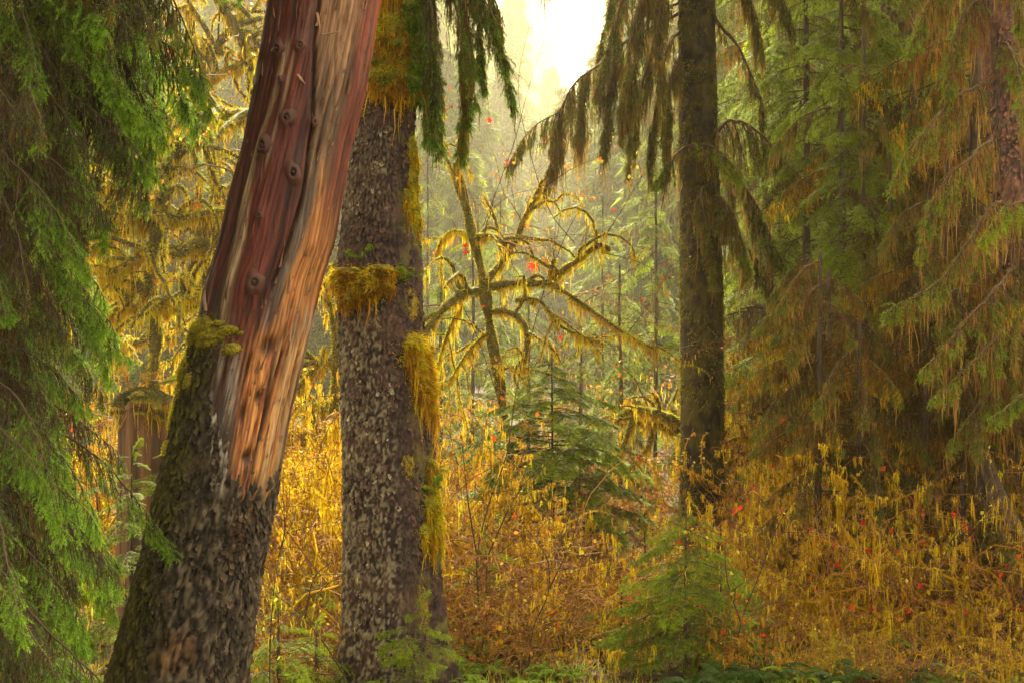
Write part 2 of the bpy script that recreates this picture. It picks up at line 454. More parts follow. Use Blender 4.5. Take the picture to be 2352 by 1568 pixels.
def knot(parent, name, pos, nor, rad, cols):
    """raised ring round a dark pit with a broken stub"""
    n = nrm(nor[None])[0]; u = nrm(np.cross(n, UP)[None])[0]; w = np.cross(n, u)
    prof = [(1.5, -0.25), (1.15, 0.15), (0.85, 0.42), (0.6, 0.5), (0.42, 0.3), (0.3, 0.1), (0.2, 0.5), (0.02, 0.55)]
    ns = 18; v = []; c = []
    for i, (r, h) in enumerate(prof):
        for k in range(ns):
            a = 2 * PI * k / ns
            rr = rad * r * (1 + 0.3 * (vn(np.array([math.cos(a) * 2 + pos[2] * 9, math.sin(a) * 2, i * 0.4])) - 0.5) * 2)
            v.append(pos + (u * math.cos(a) * (0.8 + 0.5 * vn(np.array([pos[2] * 31, 1.0, 2.0]))) + w * math.sin(a) * (0.9 + 0.7 * vn(np.array([pos[2] * 17, 4.0, 2.0])))) * rr + n * h * rad * rng.uniform(0.75, 1.2))
            c.append(cols[0] if i < 2 else cols[1] if i < 4 else cols[2] if i < 6 else cols[1] * 0.7)
    idx = np.arange(len(v)).reshape(len(prof), ns)
    q = np.stack([idx[:-1], np.roll(idx, -1, 1)[:-1], np.roll(idx, -1, 1)[1:], idx[1:]], -1).reshape(-1, 4)
    mb = MB(); mb.add(v, q)
    return mb.build(name, [M['wood']], parent, smooth_shade=True, colors=np.array(c))

def moss_patch(parent, name, tr, spec, blade, n, mats, drape=None, label=None, thick=0.05):
    """cushion of moss on a trunk: spec = list of (py, s, ry_px, rs) ellipses in height and across; drape = (n, len)"""
    mb = MB(); allB = []
    spec = [e for (py, s, rpy, rs) in spec for e in [(py, s, rpy, rs)] + [(py + rng.normal() * rpy * 0.8, float(np.clip(s + rng.normal() * rs * 0.5, -0.99, 0.99)), rpy * rng.uniform(0.25, 0.5), rs * rng.uniform(0.25, 0.5)) for _ in range(2)]]
    for (py, s, rpy, rs) in spec:
        # dome
        na, nb = 22, 26
        a = np.linspace(-1, 1, na); b = np.linspace(-1, 1, nb); A, B = np.meshgrid(a, b)
        rr = np.hypot(A, B); sq = np.maximum(np.abs(A), np.abs(B)) / np.maximum(rr, 1e-6); A2, B2 = A * sq, B * sq; rr = np.hypot(A2, B2)
        z = tr.z_of(py) - B2 * rpy * K * tr.Y; th = np.arcsin(np.clip(s, -0.999, 0.999)) + A2 * rs
        h = thick * np.sqrt(np.clip(1 - rr ** 2, 0, 1)) * (0.5 + fbm(np.stack([A * 3, B * 3 + py, B * 0], -1), 3)) - 0.012
        p, nn = tr.at(z.ravel(), th.ravel()); v = p + nn * h.ravel()[:, None]
        idx = np.arange(na * nb).reshape(nb, na)
        q = np.stack([idx[:-1, :-1], idx[:-1, 1:], idx[1:, 1:], idx[1:, :-1]], -1).reshape(-1, 4)
        mb.add(v, q, 0, 0.4)
        m = int(n * rpy * rs / 40)
        rad = np.sqrt(rng.random(m)) * 1.1; rad = np.where(rng.random(m) < 0.22, 0.95 + rng.gamma(1.5, 0.16, m), rad); ang = rng.random(m) * 2 * PI
        z = tr.z_of(py) - np.sin(ang) * rad * rpy * K * tr.Y; th = np.arcsin(np.clip(s, -0.999, 0.999)) + np.cos(ang) * rad * rs
        p, nn = tr.at(z, th); hh = thick * np.sqrt(np.clip(1 - rad ** 2, 0, 1)) * (0.5 + fbm(np.stack([np.cos(ang) * rad * 3, np.sin(ang) * rad * 3 + py, 0 * z], -1), 3)) - 0.012
        p = p + nn * hh[:, None]
        d = nn * 0.8 + rng.normal(size=(m, 3)) * 0.45 - UP * 0.45
        clump = vn(p * 14)
        blades(mb, p, d, blade * rng.uniform(0.5, 1.5, m), blade * 0.2, 1, np.clip(clump * 1.2 - 0.1 + rng.normal(size=m) * 0.15, 0, 1))
        if drape:
            dn = int(drape[0] * rpy / 50); ang = rng.uniform(0.1, PI - 0.1, dn); rad = rng.uniform(0.3, 1.05, dn)
            z = tr.z_of(py) - np.sin(ang) * rad * rpy * K * tr.Y; th = np.arcsin(np.clip(s, -0.999, 0.999)) + np.cos(ang) * rad * rs
            p, nn = tr.at(z, th); p = p + nn * thick * 0.6
            clumps(mb, p[::3], drape[1] * rng.gamma(2.2, 0.36, len(p[::3])), 0.010, 2, None, 5, 0.016, 5, 0.03, 0.006)
    o = mb.build(name, mats, parent)
    if label: o["label"] = label
    return o

# ---- the broken leaning snag
SN_Y = 8.5
SN_ROWS = [(-700, 720, 1000), (-300, 668, 925), (0, 615, 871), (200, 581, 838), (350, 553, 802), (450, 523, 787), (560, 500, 768), (650, 470, 738), (740, 452, 718),
           (850, 424, 692), (950, 402, 668), (1090, 372, 643), (1270, 332, 604), (1400, 300, 580), (1568, 256, 556), (1700, 210, 545), (1850, 160, 540)]
def build_snag():
    zb = 0.3
    tr = Trunk(SN_ROWS, SN_Y, zb, P(0, -650, SN_Y)[2], 320, 520)
    S, PY, T, q, R, F = tr.S, tr.PY, tr.T, tr.q, tr.R, tr.F
    root = root_empty("broken_snag", (0, 0, 0), "leaning dead tree trunk with dark bark below and bare red wood above", "dead tree")
    th_n = np.stack([np.sin(T) * 3, np.cos(T) * 3, tr.Z * 0.35], -1)
    # the photo's bark line: the height (photo row) below which bark stays
    bl = np.interp(S, [-1, -0.55, -0.4, -0.25, -0.05, 0.15, 0.35, 0.6, 0.8, 1], [742, 738, 760, 870, 960, 1020, 1080, 1075, 1110, 1120])
    bl = np.where(F < 0, np.interp(S, [-1, 1], [742, 1120]), bl) + (fbm(np.stack([T * 6, tr.Z * 5, 0 * T], -1), 4) - 0.5) * 150 + (fbm(np.stack([T * 26, tr.Z * 16, 0 * T], -1), 3) - 0.5) * 70
    strip = np.exp(-((S - 0.97) / 0.06) ** 2) * (F > -0.3)
    # long grain grooves
    gr = fbm(np.stack([np.sin(T) * 9, np.cos(T) * 9, tr.Z * 0.5], -1), 3)
    warp = (fbm(np.stack([T * 2.5, tr.Z * 1.6, 0 * T], -1), 3) - 0.5) * 0.5
    Tw = T + warp * 0.35
    fine = fbm(np.stack([np.sin(Tw) * 34, np.cos(Tw) * 34, tr.Z * 2.6], -1), 4)
    fib = fbm(np.stack([np.sin(Tw) * 70, np.cos(Tw) * 70, tr.Z * 5], -1), 3)
    slit = sstep(0.035, 0.0, np.abs(vn(np.stack([np.sin(Tw) * 13, np.cos(Tw) * 13, tr.Z * 0.42], -1)) - 0.5)) * sstep(0.52, 0.66, vn(np.stack([np.sin(T) * 5, np.cos(T) * 5, tr.Z * 1.7], -1)))
    blot = sstep(0.5, 0.68, fbm(np.stack([np.sin(T) * 5 + 4, np.cos(T) * 5, tr.Z * 2.4], -1), 4))
    crack_s = np.interp(PY, [-300, 0, 126, 302, 453, 600, 750], [0.06, 0.09, 0.13, 0.37, 0.47, 0.40, 0.30]) + (vn(np.stack([tr.Z * 3, 0 * T, 0 * T], -1)) - 0.5) * 0.05
    right_of = sstep(-0.02, 0.02, S - crack_s) * (F > 0) * sstep(820, 640, PY)
    crack = np.exp(-((S - crack_s) / 0.03) ** 2) * (F > 0) * sstep(760, 560, PY)
    crack2 = np.exp(-((S - crack_s - 0.33 - 0.05 * np.sin(tr.Z * 3)) / 0.02) ** 2) * (F > 0) * sstep(700, 400, PY) * 0.6
    rad = R * (0.965 + 0.05 * (gr - 0.5) + 0.04 * (fine - 0.5) + 0.03 * (fib - 0.5)) - 0.016 * slit - 0.05 * crack - 0.02 * crack2 - 0.014 * right_of
    # facets: dead wood is not round
    rad += R * 0.03 * (vn(th_n * 0.7) - 0.5)
    rot = sstep(0.0, 0.25, S - np.interp(PY, [740, 1100], [0.0, 0.2])) * sstep(720, 820, PY) * (F > 0)
    hole = rot * sstep(0.62, 0.72, fbm(np.stack([np.sin(T) * 7, np.cos(T) * 7, tr.Z * 1.8], -1), 3))
    for (hp, hs, hr_, hh) in ((795, 0.52, 0.13, 22), (1040, 0.55, 0.09, 16), (940, 0.35, 0.07, 30), (905, 0.55, 0.06, 18)):
        hole = np.maximum(hole, np.exp(-((S - hs) / hr_) ** 2 - ((PY - hp) / hh) ** 2) * (F > 0) * (0.6 + fine * 0.6))
    rad -= 0.035 * hole + 0.02 * rot * fine
    tooth = strip * (fbm(np.stack([T * 3, tr.Z * 7, 0 * T], -1), 4)) * sstep(480, 250, PY)
    rad += 0.03 * tooth
    knots = [(135, -0.5, 0.022), (130, -0.1, 0.017), (205, -0.36, 0.009), (350, -0.42, 0.034), (290, -0.09, 0.026), (412, 0.22, 0.030), (505, -0.2, 0.016),
             (655, 0.04, 0.029), (298, 0.40, 0.012), (-60, -0.1, 0.03)]
    kdark = np.zeros_like(S)
    for (kp, ks, kr) in knots:
        cz = tr.z_of(kp); d2 = ((S - ks) * np.interp(kp, tr.PY[::-1, 0], tr.R[::-1, 0])) ** 2 + ((tr.Z - cz) * 0.6) ** 2
        rad += 0.02 * np.exp(-d2 / (2 * (kr * 1.6) ** 2)) * (F > 0)
        kd = np.exp(-(((S - ks) * 0.4) ** 2 + (np.where(tr.Z < cz, (tr.Z - cz) * 0.28, (tr.Z - cz) * 0.9)) ** 2) / (2 * (kr * 0.9) ** 2)) * (F > 0); kdark = np.maximum(kdark, kd)  # wood darker round each knot, drawn out below it
    # wood colours: maroon, tan streaks, orange at right, dark cracks and holes
    mar = lerp3(C(0.045, 0.007, 0.006), C(0.15, 0.027, 0.015), sstep(0.3, 0.75, gr * 0.6 + fine * 0.4))
    tan = lerp3(C(0.26, 0.155, 0.08), C(0.52, 0.37, 0.22), sstep(0.3, 0.7, fine))
    ora = lerp3(C(0.34, 0.12, 0.045), C(0.58, 0.30, 0.10), sstep(0.3, 0.7, fine))
    gry = lerp3(C(0.15, 0.11, 0.09), C(0.33, 0.27, 0.22), sstep(0.35, 0.65, fine))
    c = mar.copy()
    st = np.interp(PY, [0, 166, 378, 554, 730], [-0.2, -0.37, -0.54, -0.45, -0.40])
    wob = (fbm(np.stack([T * 2, tr.Z * 1.1, 0 * T], -1), 3) - 0.5) * 0.16
    w1 = np.exp(-((S - st - wob * 0.5) / np.interp(PY, [0, 166, 300, 554, 730], [0.03, 0.06, 0.05, 0.10, 0.11])) ** 4) * sstep(80, 200, PY) * sstep(0.25, 0.42, gr + 0.15)
    c = lerp3(c, tan * 0.9, w1 * 0.9)
    st2 = np.interp(PY, [0, 150, 290, 420], [0.0, -0.19, -0.24, -0.30]); w2 = np.exp(-((S - st2) / 0.035) ** 2) * sstep(40, 160, PY) * sstep(430, 330, PY)
    c = lerp3(c, tan * 0.8, w2 * 0.7)
    pale = sstep(0.45, 0.6, vn(np.stack([np.sin(T) * 12, np.cos(T) * 12, tr.Z * 0.7], -1))) * sstep(-0.3, 0.1, S) * sstep(200, 0, PY)
    c = lerp3(c, mar * 0.5 + tan * 0.3, pale * 0.6)
    mid = lerp3(C(0.075, 0.038, 0.022), C(0.24, 0.145, 0.085), fine); toptan = lerp3(mid, tan * C(0.82, 0.62, 0.54), sstep(330, 60, PY))
    c = lerp3(c, toptan, right_of * sstep(0.25, 0.5, gr + 0.12))
    fr = sstep(0.17, 0.27, S - crack_s) * sstep(330, 470, PY) * sstep(820, 720, PY) * (F > 0)
    c = lerp3(c, ora * C(0.92, 0.8, 0.7), fr * sstep(0.30, 0.5, gr + 0.08))
    dk = np.exp(-((S - crack_s - 0.12) / 0.05) ** 2) * sstep(380, 470, PY) * sstep(760, 640, PY) * (F > 0)
    c = lerp3(c, gry * 0.8, dk * 0.8)
    redge = sstep(0.78, 0.9, S + wob * 0.5) * sstep(620, 380, PY)
    c = lerp3(c, mar * 1.7 + C(0.03, 0.008, 0.004), redge * 0.9)
    lowgrey = sstep(680, 760, PY) * (1 - rot) * sstep(-0.35, -0.2, S)
    c = lerp3(c, gry, lowgrey * sstep(0.35, 0.6, fbm(np.stack([T * 8, tr.Z * 2.5, 0 * T], -1), 3)) * 0.8)
    rc = lerp3(C(0.30, 0.06, 0.016), C(0.75, 0.34, 0.10), sstep(0.3, 0.7, fine)); rc = lerp3(rc, C(0.58, 0.36, 0.17), sstep(0.55, 0.8, S) * sstep(0.4, 0.6, gr))
    c = lerp3(c, rc, rot * sstep(0.2, 0.42, gr + 0.1))
    c = lerp3(c, C(0.02, 0.010, 0.008), np.clip(hole * 1.1, 0, 0.95)); c = lerp3(c, C(0.02, 0.01, 0.008), np.clip(crack * 0.9 + crack2 * 0.7, 0, 1))
    c = lerp3(c, C(0.035, 0.012, 0.009), kdark * 0.75)
    c = c * (0.30 + 1.05 * np.clip(fib * 0.7 + fine * 0.5 - 0.05, 0, 1))[..., None] * np.where(S > crack_s, 0.85, 0.9)[..., None]
    c = lerp3(c, c * C(0.45, 0.38, 0.36), blot * 0.8); c = lerp3(c, C(0.02, 0.011, 0.008), slit * 0.85)
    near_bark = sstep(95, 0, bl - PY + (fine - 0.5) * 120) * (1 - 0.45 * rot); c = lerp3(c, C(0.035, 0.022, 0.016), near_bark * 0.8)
    pin = sstep(0.86, 0.9, vn(np.stack([np.sin(T) * 26, np.cos(T) * 26, tr.Z * 30], -1))); c = lerp3(c, C(0.015, 0.009, 0.007), pin * 0.7)
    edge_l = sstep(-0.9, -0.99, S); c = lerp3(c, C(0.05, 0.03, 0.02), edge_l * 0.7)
    vw, qw, cw = compact(tr.verts(rad), tr.quads(PY < bl + 130), c)
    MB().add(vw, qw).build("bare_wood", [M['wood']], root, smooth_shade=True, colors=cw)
    # bark shell
    inside = PY - bl
    f1, f2, idv = worley(T * 22, tr.Z * 24 + vn(q * 9) * 1.2)
    plate = sstep(0.02, 0.30, f2 - f1)
    rough = fbm(np.stack([np.sin(T) * 19, np.cos(T) * 19, tr.Z * 24], -1), 4)
    vert = fbm(np.stack([np.sin(T) * 20, np.cos(T) * 20, tr.Z * 9], -1), 3)
    brad = R * 0.985 + 0.022 * (rough - 0.5) * 2 + 0.010 * plate * idv + 0.02 * (vert - 0.5) - 0.06 * sstep(60, -40, inside + (rough - 0.5) * 80)
    low = np.exp(-(tr.Z - zb) * 1.2)
    brad += low * 0.05 * (1 + np.sin(T * 4 + 1))
    pits = sstep(0.74, 0.80, vn(np.stack([np.sin(T) * 19, np.cos(T) * 19, tr.Z * 26], -1)))
    brad -= 0.018 * pits
    b = lerp3(C(0.010, 0.007, 0.005), C(0.052, 0.036, 0.024), sstep(0.35, 0.7, rough))
    lich = sstep(0.46, 0.62, fbm(np.stack([np.sin(T) * 13 + 9, np.cos(T) * 13, tr.Z * 15], -1), 4)) * sstep(-0.75, 0.1, S)
    b = lerp3(b, lerp3(C(0.075, 0.058, 0.036), C(0.17, 0.13, 0.085), rough), lich * 0.75)
    warm = sstep(0.5, 0.7, vn(q * 3.0 + 4)); b = lerp3(b, b * C(1.35, 0.95, 0.75), warm)
    moss = sstep(0.42, 0.60, fbm(q * 5 + 2, 4) + 0.16 * sstep(-0.2, -0.95, S) + 0.06 * sstep(1100, 760, PY)) * sstep(0.0, -0.6, S)
    b = lerp3(b, lerp3(C(0.022, 0.018, 0.006), C(0.085, 0.07, 0.010), rough), moss * 0.85)
    b = lerp3(b, C(0.012, 0.009, 0.007), pits * 0.8)
    ub = lerp3(C(0.20, 0.17, 0.15), C(0.36, 0.31, 0.26), rough)      # bleached scraps near the torn edge
    scr = sstep(130, 30, inside) * sstep(-0.35, -0.1, S) * sstep(0.35, 0.15, S) * sstep(0.48, 0.56, vert); b = lerp3(b, ub, scr)
    vb, qb, cb = compact(tr.verts(brad), tr.quads(inside > -60), b)
    MB().add(vb, qb).build("bark", [M['col']], root, smooth_shade=True, colors=cb)
    for (kp, ks, kr) in knots:
        z = np.array([tr.z_of(kp)]); th = np.array([math.asin(ks)])
        p, nn = tr.at(z, th, 0.002)
        knot(root, "knot", p[0], nn[0], kr * 1.25, (C(0.07, 0.02, 0.014), C(0.08, 0.03, 0.02), C(0.012, 0.007, 0.005)))
    # splinter that stands off the wood and the sharp stub at the bark edge
    for (py, s, dx, dy, l, w) in ((197, -0.05, 0.5, -0.6, 0.075, 0.018), (715, -0.72, 0.02, 1, 0.12, 0.02), (60, 0.10, 0.2, -1, 0.10, 0.014), (108, 0.25, 0.9, 0.1, 0.12, 0.012)):
        p, nn = tr.at(np.array([tr.z_of(py)]), np.array([math.asin(s)])); a = p[0] + nn[0] * 0.005; d = nrm(np.array([[dx, -0.25, dy]]))[0]
        mb = MB(); tubes(mb, np.array([a, a + d * l * 0.5 + nn[0] * 0.006, a + d * l]), np.array([w * 0.55, w * 0.5, 0.002]), 5)
        mb.build("splinter", [M['wood']], root, colors=np.tile(C(0.30, 0.17, 0.10), (15, 1)))
    moss_patch(root, "moss_patch", tr, [(762, -0.93, 34, 0.45), (775, -0.62, 26, 0.3), (850, -0.97, 46, 0.3), (760, -0.25, 12, 0.2), (940, -0.99, 60, 0.25), (800, -0.1, 14, 0.16)],
               0.016, 3200, [M['moss_base'], M['green_moss'], M['brown_moss']], None, None, 0.035)
    # raised fibres and slivers of the torn wood
    n = 260; th = np.arcsin(rng.uniform(-0.95, 0.97, n)); z = tr.z_of(rng.uniform(-200, 1060, n)); pyk = 784 + (CZ - z) / (K * SN_Y); sk_ = np.sin(th)
    keep = (pyk < np.interp(sk_, [-1, -0.4, 0, .5, 1], [700, 700, 900, 1040, 1080])) & ((sk_ > np.interp(pyk, [0, 126, 302, 453, 700, 1000], [0.09, 0.13, 0.37, 0.47, 0.2, 0.2])) | (rng.random(n) < 0.25)); th, z = th[keep], z[keep]; n = len(z)
    p, nn = tr.at(z, th, 0.0); p = p - nn * np.interp(z, tr.zs, tr.r)[:, None] * 0.045; tx = np.stack([np.cos(th), np.sin(th), 0 * th], -1); ax_ = nrm(UP + tx * 0.17 * (1 + rng.normal(size=(n, 1)) * 0.4) + nn * rng.uniform(0.0, 0.05, (n, 1)))
    l = (0.03 + 0.22 * rng.random(n) ** 2)[:, None]; w = (0.002 + 0.007 * rng.random(n))[:, None]; h = (0.006 + 0.012 * rng.random(n))[:, None]
    v = np.stack([p - tx * w, p + tx * w, p + nn * h + ax_ * l * 0.35, p + ax_ * l + nn * h * 0.6], 1); i = np.arange(4 * n).reshape(n, 4)
    q = rng.random(n); pc = lerp3(np.tile(C(0.16, 0.06, 0.03), (n, 1)), np.tile(C(0.36, 0.20, 0.10), (n, 1)), q * (np.sin(th) > 0.1)); pc = lerp3(pc, np.tile(C(0.05, 0.025, 0.018), (n, 1)), (rng.random(n) < 0.12) * 0.7)
    tag(MB().add(v, np.vstack([i[:, [0, 2, 3]], i[:, [2, 1, 3]], i[:, [0, 1, 2]]])).build("slivers", [M['wood']], root, colors=np.repeat(pc, 4, 0)), kind="stuff")
    n = 5200; th = rng.uniform(-1.9, 1.9, n); z = rng.uniform(zb, tr.z_of(800), n); pyk = 784 + (CZ - z) / (K * SN_Y)
    keep = pyk > np.interp(np.sin(th), [-1, -0.4, -0.25, 0, .3, 1], [760, 800, 900, 1000, 1110, 1160]); th, z = th[keep], z[keep]; n = len(z)
    p, nn = tr.at(z, th, -0.002); tx = np.stack([np.cos(th), np.sin(th), 0 * th], -1); sz = 0.022 * rng.uniform(0.4, 1.5, n)[:, None]; ro = rng.normal(size=(n, 1)) * 0.4
    ux = tx * np.cos(ro) + UP * np.sin(ro); uy = UP * np.cos(ro) - tx * np.sin(ro); tl = nn * sz * rng.uniform(0.1, 0.7, (n, 1))
    v = np.stack([p + ux * a * sz + uy * b_ * sz * 1.7 + tl * (0.7 - b_) for a, b_ in ((-.5, -.4), (.15, -.6), (.5, -.2), (.35, .5), (-.3, .45))] + [p + tl * 0.3], 1); i = np.arange(6 * n).reshape(n, 6)
    cc = lerp3(np.tile(C(0.018, 0.012, 0.008), (n, 1)), np.tile(C(0.125, 0.085, 0.048), (n, 1)), sstep(0.42, 0.68, fbm(np.stack([np.sin(th) * 11 + 9, np.cos(th) * 11, z * 10], -1), 3)) * sstep(-0.85, 0.0, np.sin(th)) * rng.uniform(0.3, 1.0, n))
    cc = lerp3(cc, np.tile(C(0.11, 0.095, 0.012), (n, 1)), (rng.random(n) < 0.5) * sstep(-0.1, -0.8, np.sin(th)) * 0.8)
    tag(MB().add(v, np.vstack([i[:, [k, (k + 1) % 5, 5]] for k in range(5)])).build("bark_scales", [M['col']], root, colors=np.repeat(cc, 6, 0)), kind="stuff")
    # crust of small mossy nubs down the shaded edge
    n = 15000; z = tr.z_of(rng.uniform(745, 1560, n)); th = -PI / 2 + rng.normal(size=n) * 0.55 + 0.2
    p, nn = tr.at(z, th); k = fbm(p * 7, 3) > 0.47; p, nn = p[k], nn[k]; m = len(p)
    mb = MB(); blades(mb, p, nn + rng.normal(size=(m, 3)) * 0.6, 0.016 * rng.uniform(0.5, 1.6, m), 0.006, 0, np.clip(vn(p * 9) + rng.normal(size=m) * 0.1, 0, 1))
    tag(mb.build("moss_crust", [M['dark_moss']], root), kind="stuff")
    return tr
snag = build_snag()

# ---- the scaly spruce trunk
SP_Y = 11.3
SP_ROWS = [(-900, 905, 945), (-400, 890, 950), (0, 866, 952), (120, 858, 957), (200, 848, 955), (300, 818, 948), (450, 792, 954), (600, 780, 964), (760, 779, 972), (900, 785, 985),
           (1100, 790, 997), (1300, 793, 1008), (1450, 794, 1014), (1540, 790, 1030), (1620, 770, 1052), (1700, 750, 1080)]
def scaly_trunk(tr, name, label, plate_n, seed, cols, lichen, nflake, flake, z_low):
    S, PY, T, q, R, F = tr.S, tr.PY, tr.T, tr.q, tr.R, tr.F
    root = root_empty(name, (0, 0, 0), label, "tree")
    f1, f2, idv = worley((T + PI) * plate_n, tr.Z * plate_n / tr.r.mean() + seed)
    rough = fbm(q * 26 + seed, 4); big = fbm(q * 5 + seed, 3)
    rad = R * 0.985 + 0.016 * sstep(0.0, 0.35, f2 - f1) * (0.4 + idv) + 0.016 * (rough - 0.5) + 0.03 * (big - 0.5)
    low = np.exp(-(tr.Z - z_low) * 1.6); rad += low * 0.10 * (0.5 + 0.5 * np.sin(T * 5 + 0.6))
    c = lerp3(cols[0], cols[1], sstep(0.3, 0.75, rough * 0.5 + idv * 0.5)); c = lerp3(c, cols[2], sstep(0.45, 0.65, big) * 0.7)
    c = lerp3(c, C(0.02, 0.014, 0.012), sstep(0.14, 0.02, f2 - f1) * 0.8)
    lz = lichen(S, PY, F) * sstep(0.48, 0.58, fbm(np.stack([np.sin(T) * 21, np.cos(T) * 21, tr.Z * 26], -1) + seed, 4) * 0.75 + idv * 0.22)
    c = lerp3(c, lerp3(C(0.18, 0.145, 0.09), C(0.36, 0.30, 0.19), rough), lz * 0.75)
    gm = sstep(0.5, 0.62, fbm(q * 8 + 9 + seed, 4)) * sstep(0.35, 0.95, S); c = lerp3(c, C(0.13, 0.11, 0.02), gm * 0.7)
    MB().add(tr.verts(rad), tr.quads()).build("trunk", [M['col']], root, smooth_shade=True, colors=c.reshape(-1, 3))
    # curled bark scales standing off the trunk
    n = nflake; z = rng.uniform(tr.zs[0], tr.zs[-1], n); th = rng.uniform(-1.9, 1.9, n)
    kp = vn(np.stack([np.sin(th) * 5, np.cos(th) * 5, z * 3.2 + seed], -1)) > 0.36 + 0.3 * rng.random(n) - 0.15; z, th = z[kp], th[kp]; n = len(z)
    p, nn = tr.at(z, th, 0.004); tx = np.stack([np.cos(th), np.sin(th), 0 * th], -1)
    sz = flake * rng.uniform(0.5, 1.3, n)[:, None]; ro = rng.normal(size=(n, 1)) * 0.5
    ux = tx * np.cos(ro) + UP * np.sin(ro); uy = UP * np.cos(ro) - tx * np.sin(ro)
    tilt = nn * sz * rng.uniform(0.15, 0.6, (n, 1))
    corners = [(-.5, -.45), (.1, -.6), (.55, -.3), (.5, .4), (-.1, .55), (-.55, .3)]
    v = np.stack([p + ux * a * sz * rng.uniform(0.5, 1.4, (n, 1)) + uy * b * sz * rng.uniform(0.7, 1.9, (n, 1)) + tilt * (0.75 - b) for a, b in corners] + [p + tilt * 0.2], 1)
    i = np.arange(n * 7).reshape(n, 7); f = np.vstack([i[:, [k, (k + 1) % 6, 6]] for k in range(6)])
    w = fbm(np.stack([np.sin(th) * 15, np.cos(th) * 15, z * 17], -1) + seed, 3); lzn = lichen(np.sin(th), 784 + (CZ - z) / (K * tr.Y), np.cos(th))
    lich = (w * 0.8 + rng.random(n) * 0.22 > 0.56) * (lzn > 0.3) * rng.random(n)
    cc = lerp3(np.tile(cols[1] * 0.9, (n, 1)), np.tile(cols[2] * 1.25, (n, 1)), rng.random(n)); cc = lerp3(cc, np.tile(C(0.30, 0.25, 0.15), (n, 1)), sstep(0.2, 0.9, lich))
    o = MB().add(v, f).build("bark_scales", [M['col']], root, colors=np.repeat(cc, 7, 0)); tag(o, kind="stuff")
    return root

spruce = Trunk(SP_ROWS, SP_Y, -0.1, P(0, -860, SP_Y)[2], 210, 450)
def lich_sp(S, PY, F):
    a = sstep(0.35, -0.15, S) * sstep(620, 900, PY) + 0.75 * sstep(0.7, 0.1, S) * sstep(560, 440, PY) * sstep(260, 330, PY) + 0.55 * sstep(0.5, 0.0, S) * sstep(400, 900, PY)
    a = a + 0.9 * np.exp(-((S + 0.25) / 0.22) ** 2 - ((PY - 1410) / 70) ** 2)
    return np.clip(a, 0, 1)
sp_root = scaly_trunk(spruce, "mossy_spruce", "upright spruce trunk with scaly purple bark and orange moss tufts beside the leaning snag", 19, 2.0,
                      (C(0.018, 0.010, 0.010), C(0.060, 0.036, 0.032), C(0.085, 0.042, 0.03)), lich_sp, 9000, 0.024, 0.4)
MG = [M['moss_base'], M['gold'], M['orange']]
moss_patch(sp_root, "moss_cap", spruce, [(-30, 0.1, 70, 1.5), (80, 0.0, 80, 1.45), (170, 0.15, 70, 1.3)], 0.035, 1500, [M['moss_base'], M['green_moss'], M['orange']], (170, 0.16), "thick green and orange moss sleeve at the top of the trunk", 0.05)
moss_patch(sp_root, "moss_cap", spruce, [(40, 0.75, 70, 0.55), (130, 0.85, 80, 0.5), (190, 0.8, 40, 0.4)], 0.045, 1600, [M['moss_base'], M['vivid_moss'], M['vivid_moss']], (40, 0.14), "bright green moss on the side of the trunk", 0.075)
moss_patch(sp_root, "moss_tuft", spruce, [(655, -0.12, 34, 0.5), (640, -0.72, 24, 0.36), (628, 0.1, 16, 0.36)], 0.05, 2600, MG, (200, 0.11), "golden shaggy moss tuft halfway up the trunk", 0.13)
moss_patch(sp_root, "moss_tuft", spruce, [(626, 0.55, 12, 0.18), (640, 0.62, 10, 0.12)], 0.022, 7000, [M['moss_base'], M['vivid_moss'], M['vivid_moss']], None, "small bright green cushion beside the golden tuft", 0.05)
moss_patch(sp_root, "moss_tuft", spruce, [(825, 0.88, 46, 0.52), (880, 0.93, 50, 0.45), (790, 0.8, 26, 0.35)], 0.05, 2200, MG, (150, 0.18), "long orange moss beard on the right side of the trunk", 0.08)
moss_patch(sp_root, "moss_tuft", spruce, [(490, 0.97, 55, 0.35), (420, 0.95, 45, 0.3), (350, 0.95, 40, 0.3)], 0.03, 2200, [M['moss_base'], M['green_moss'], M['gold']], (40, 0.1), None, 0.045)
moss_patch(sp_root, "moss_tuft", spruce, [(1095, 0.97, 18, 0.3)], 0.03, 5000, [M['moss_base'], M['vivid_moss'], M['vivid_moss']], None, "vivid green cushion low on the trunk", 0.07)
moss_patch(sp_root, "moss_tuft", spruce, [(1150, 0.95, 50, 0.36), (1200, 0.92, 40, 0.3)], 0.045, 1900, [M['moss_base'], M['green_moss'], M['gold']], (130, 0.17), None, 0.05)
moss_patch(sp_root, "moss_tuft", spruce, [(250, -0.9, 30, 0.4), (700, 0.85, 40, 0.35), (1380, 0.6, 60, 0.3), (1060, 0.5, 40, 0.2)], 0.02, 1500, [M['moss_base'], M['orange'], M['orange']], None, None, 0.02)

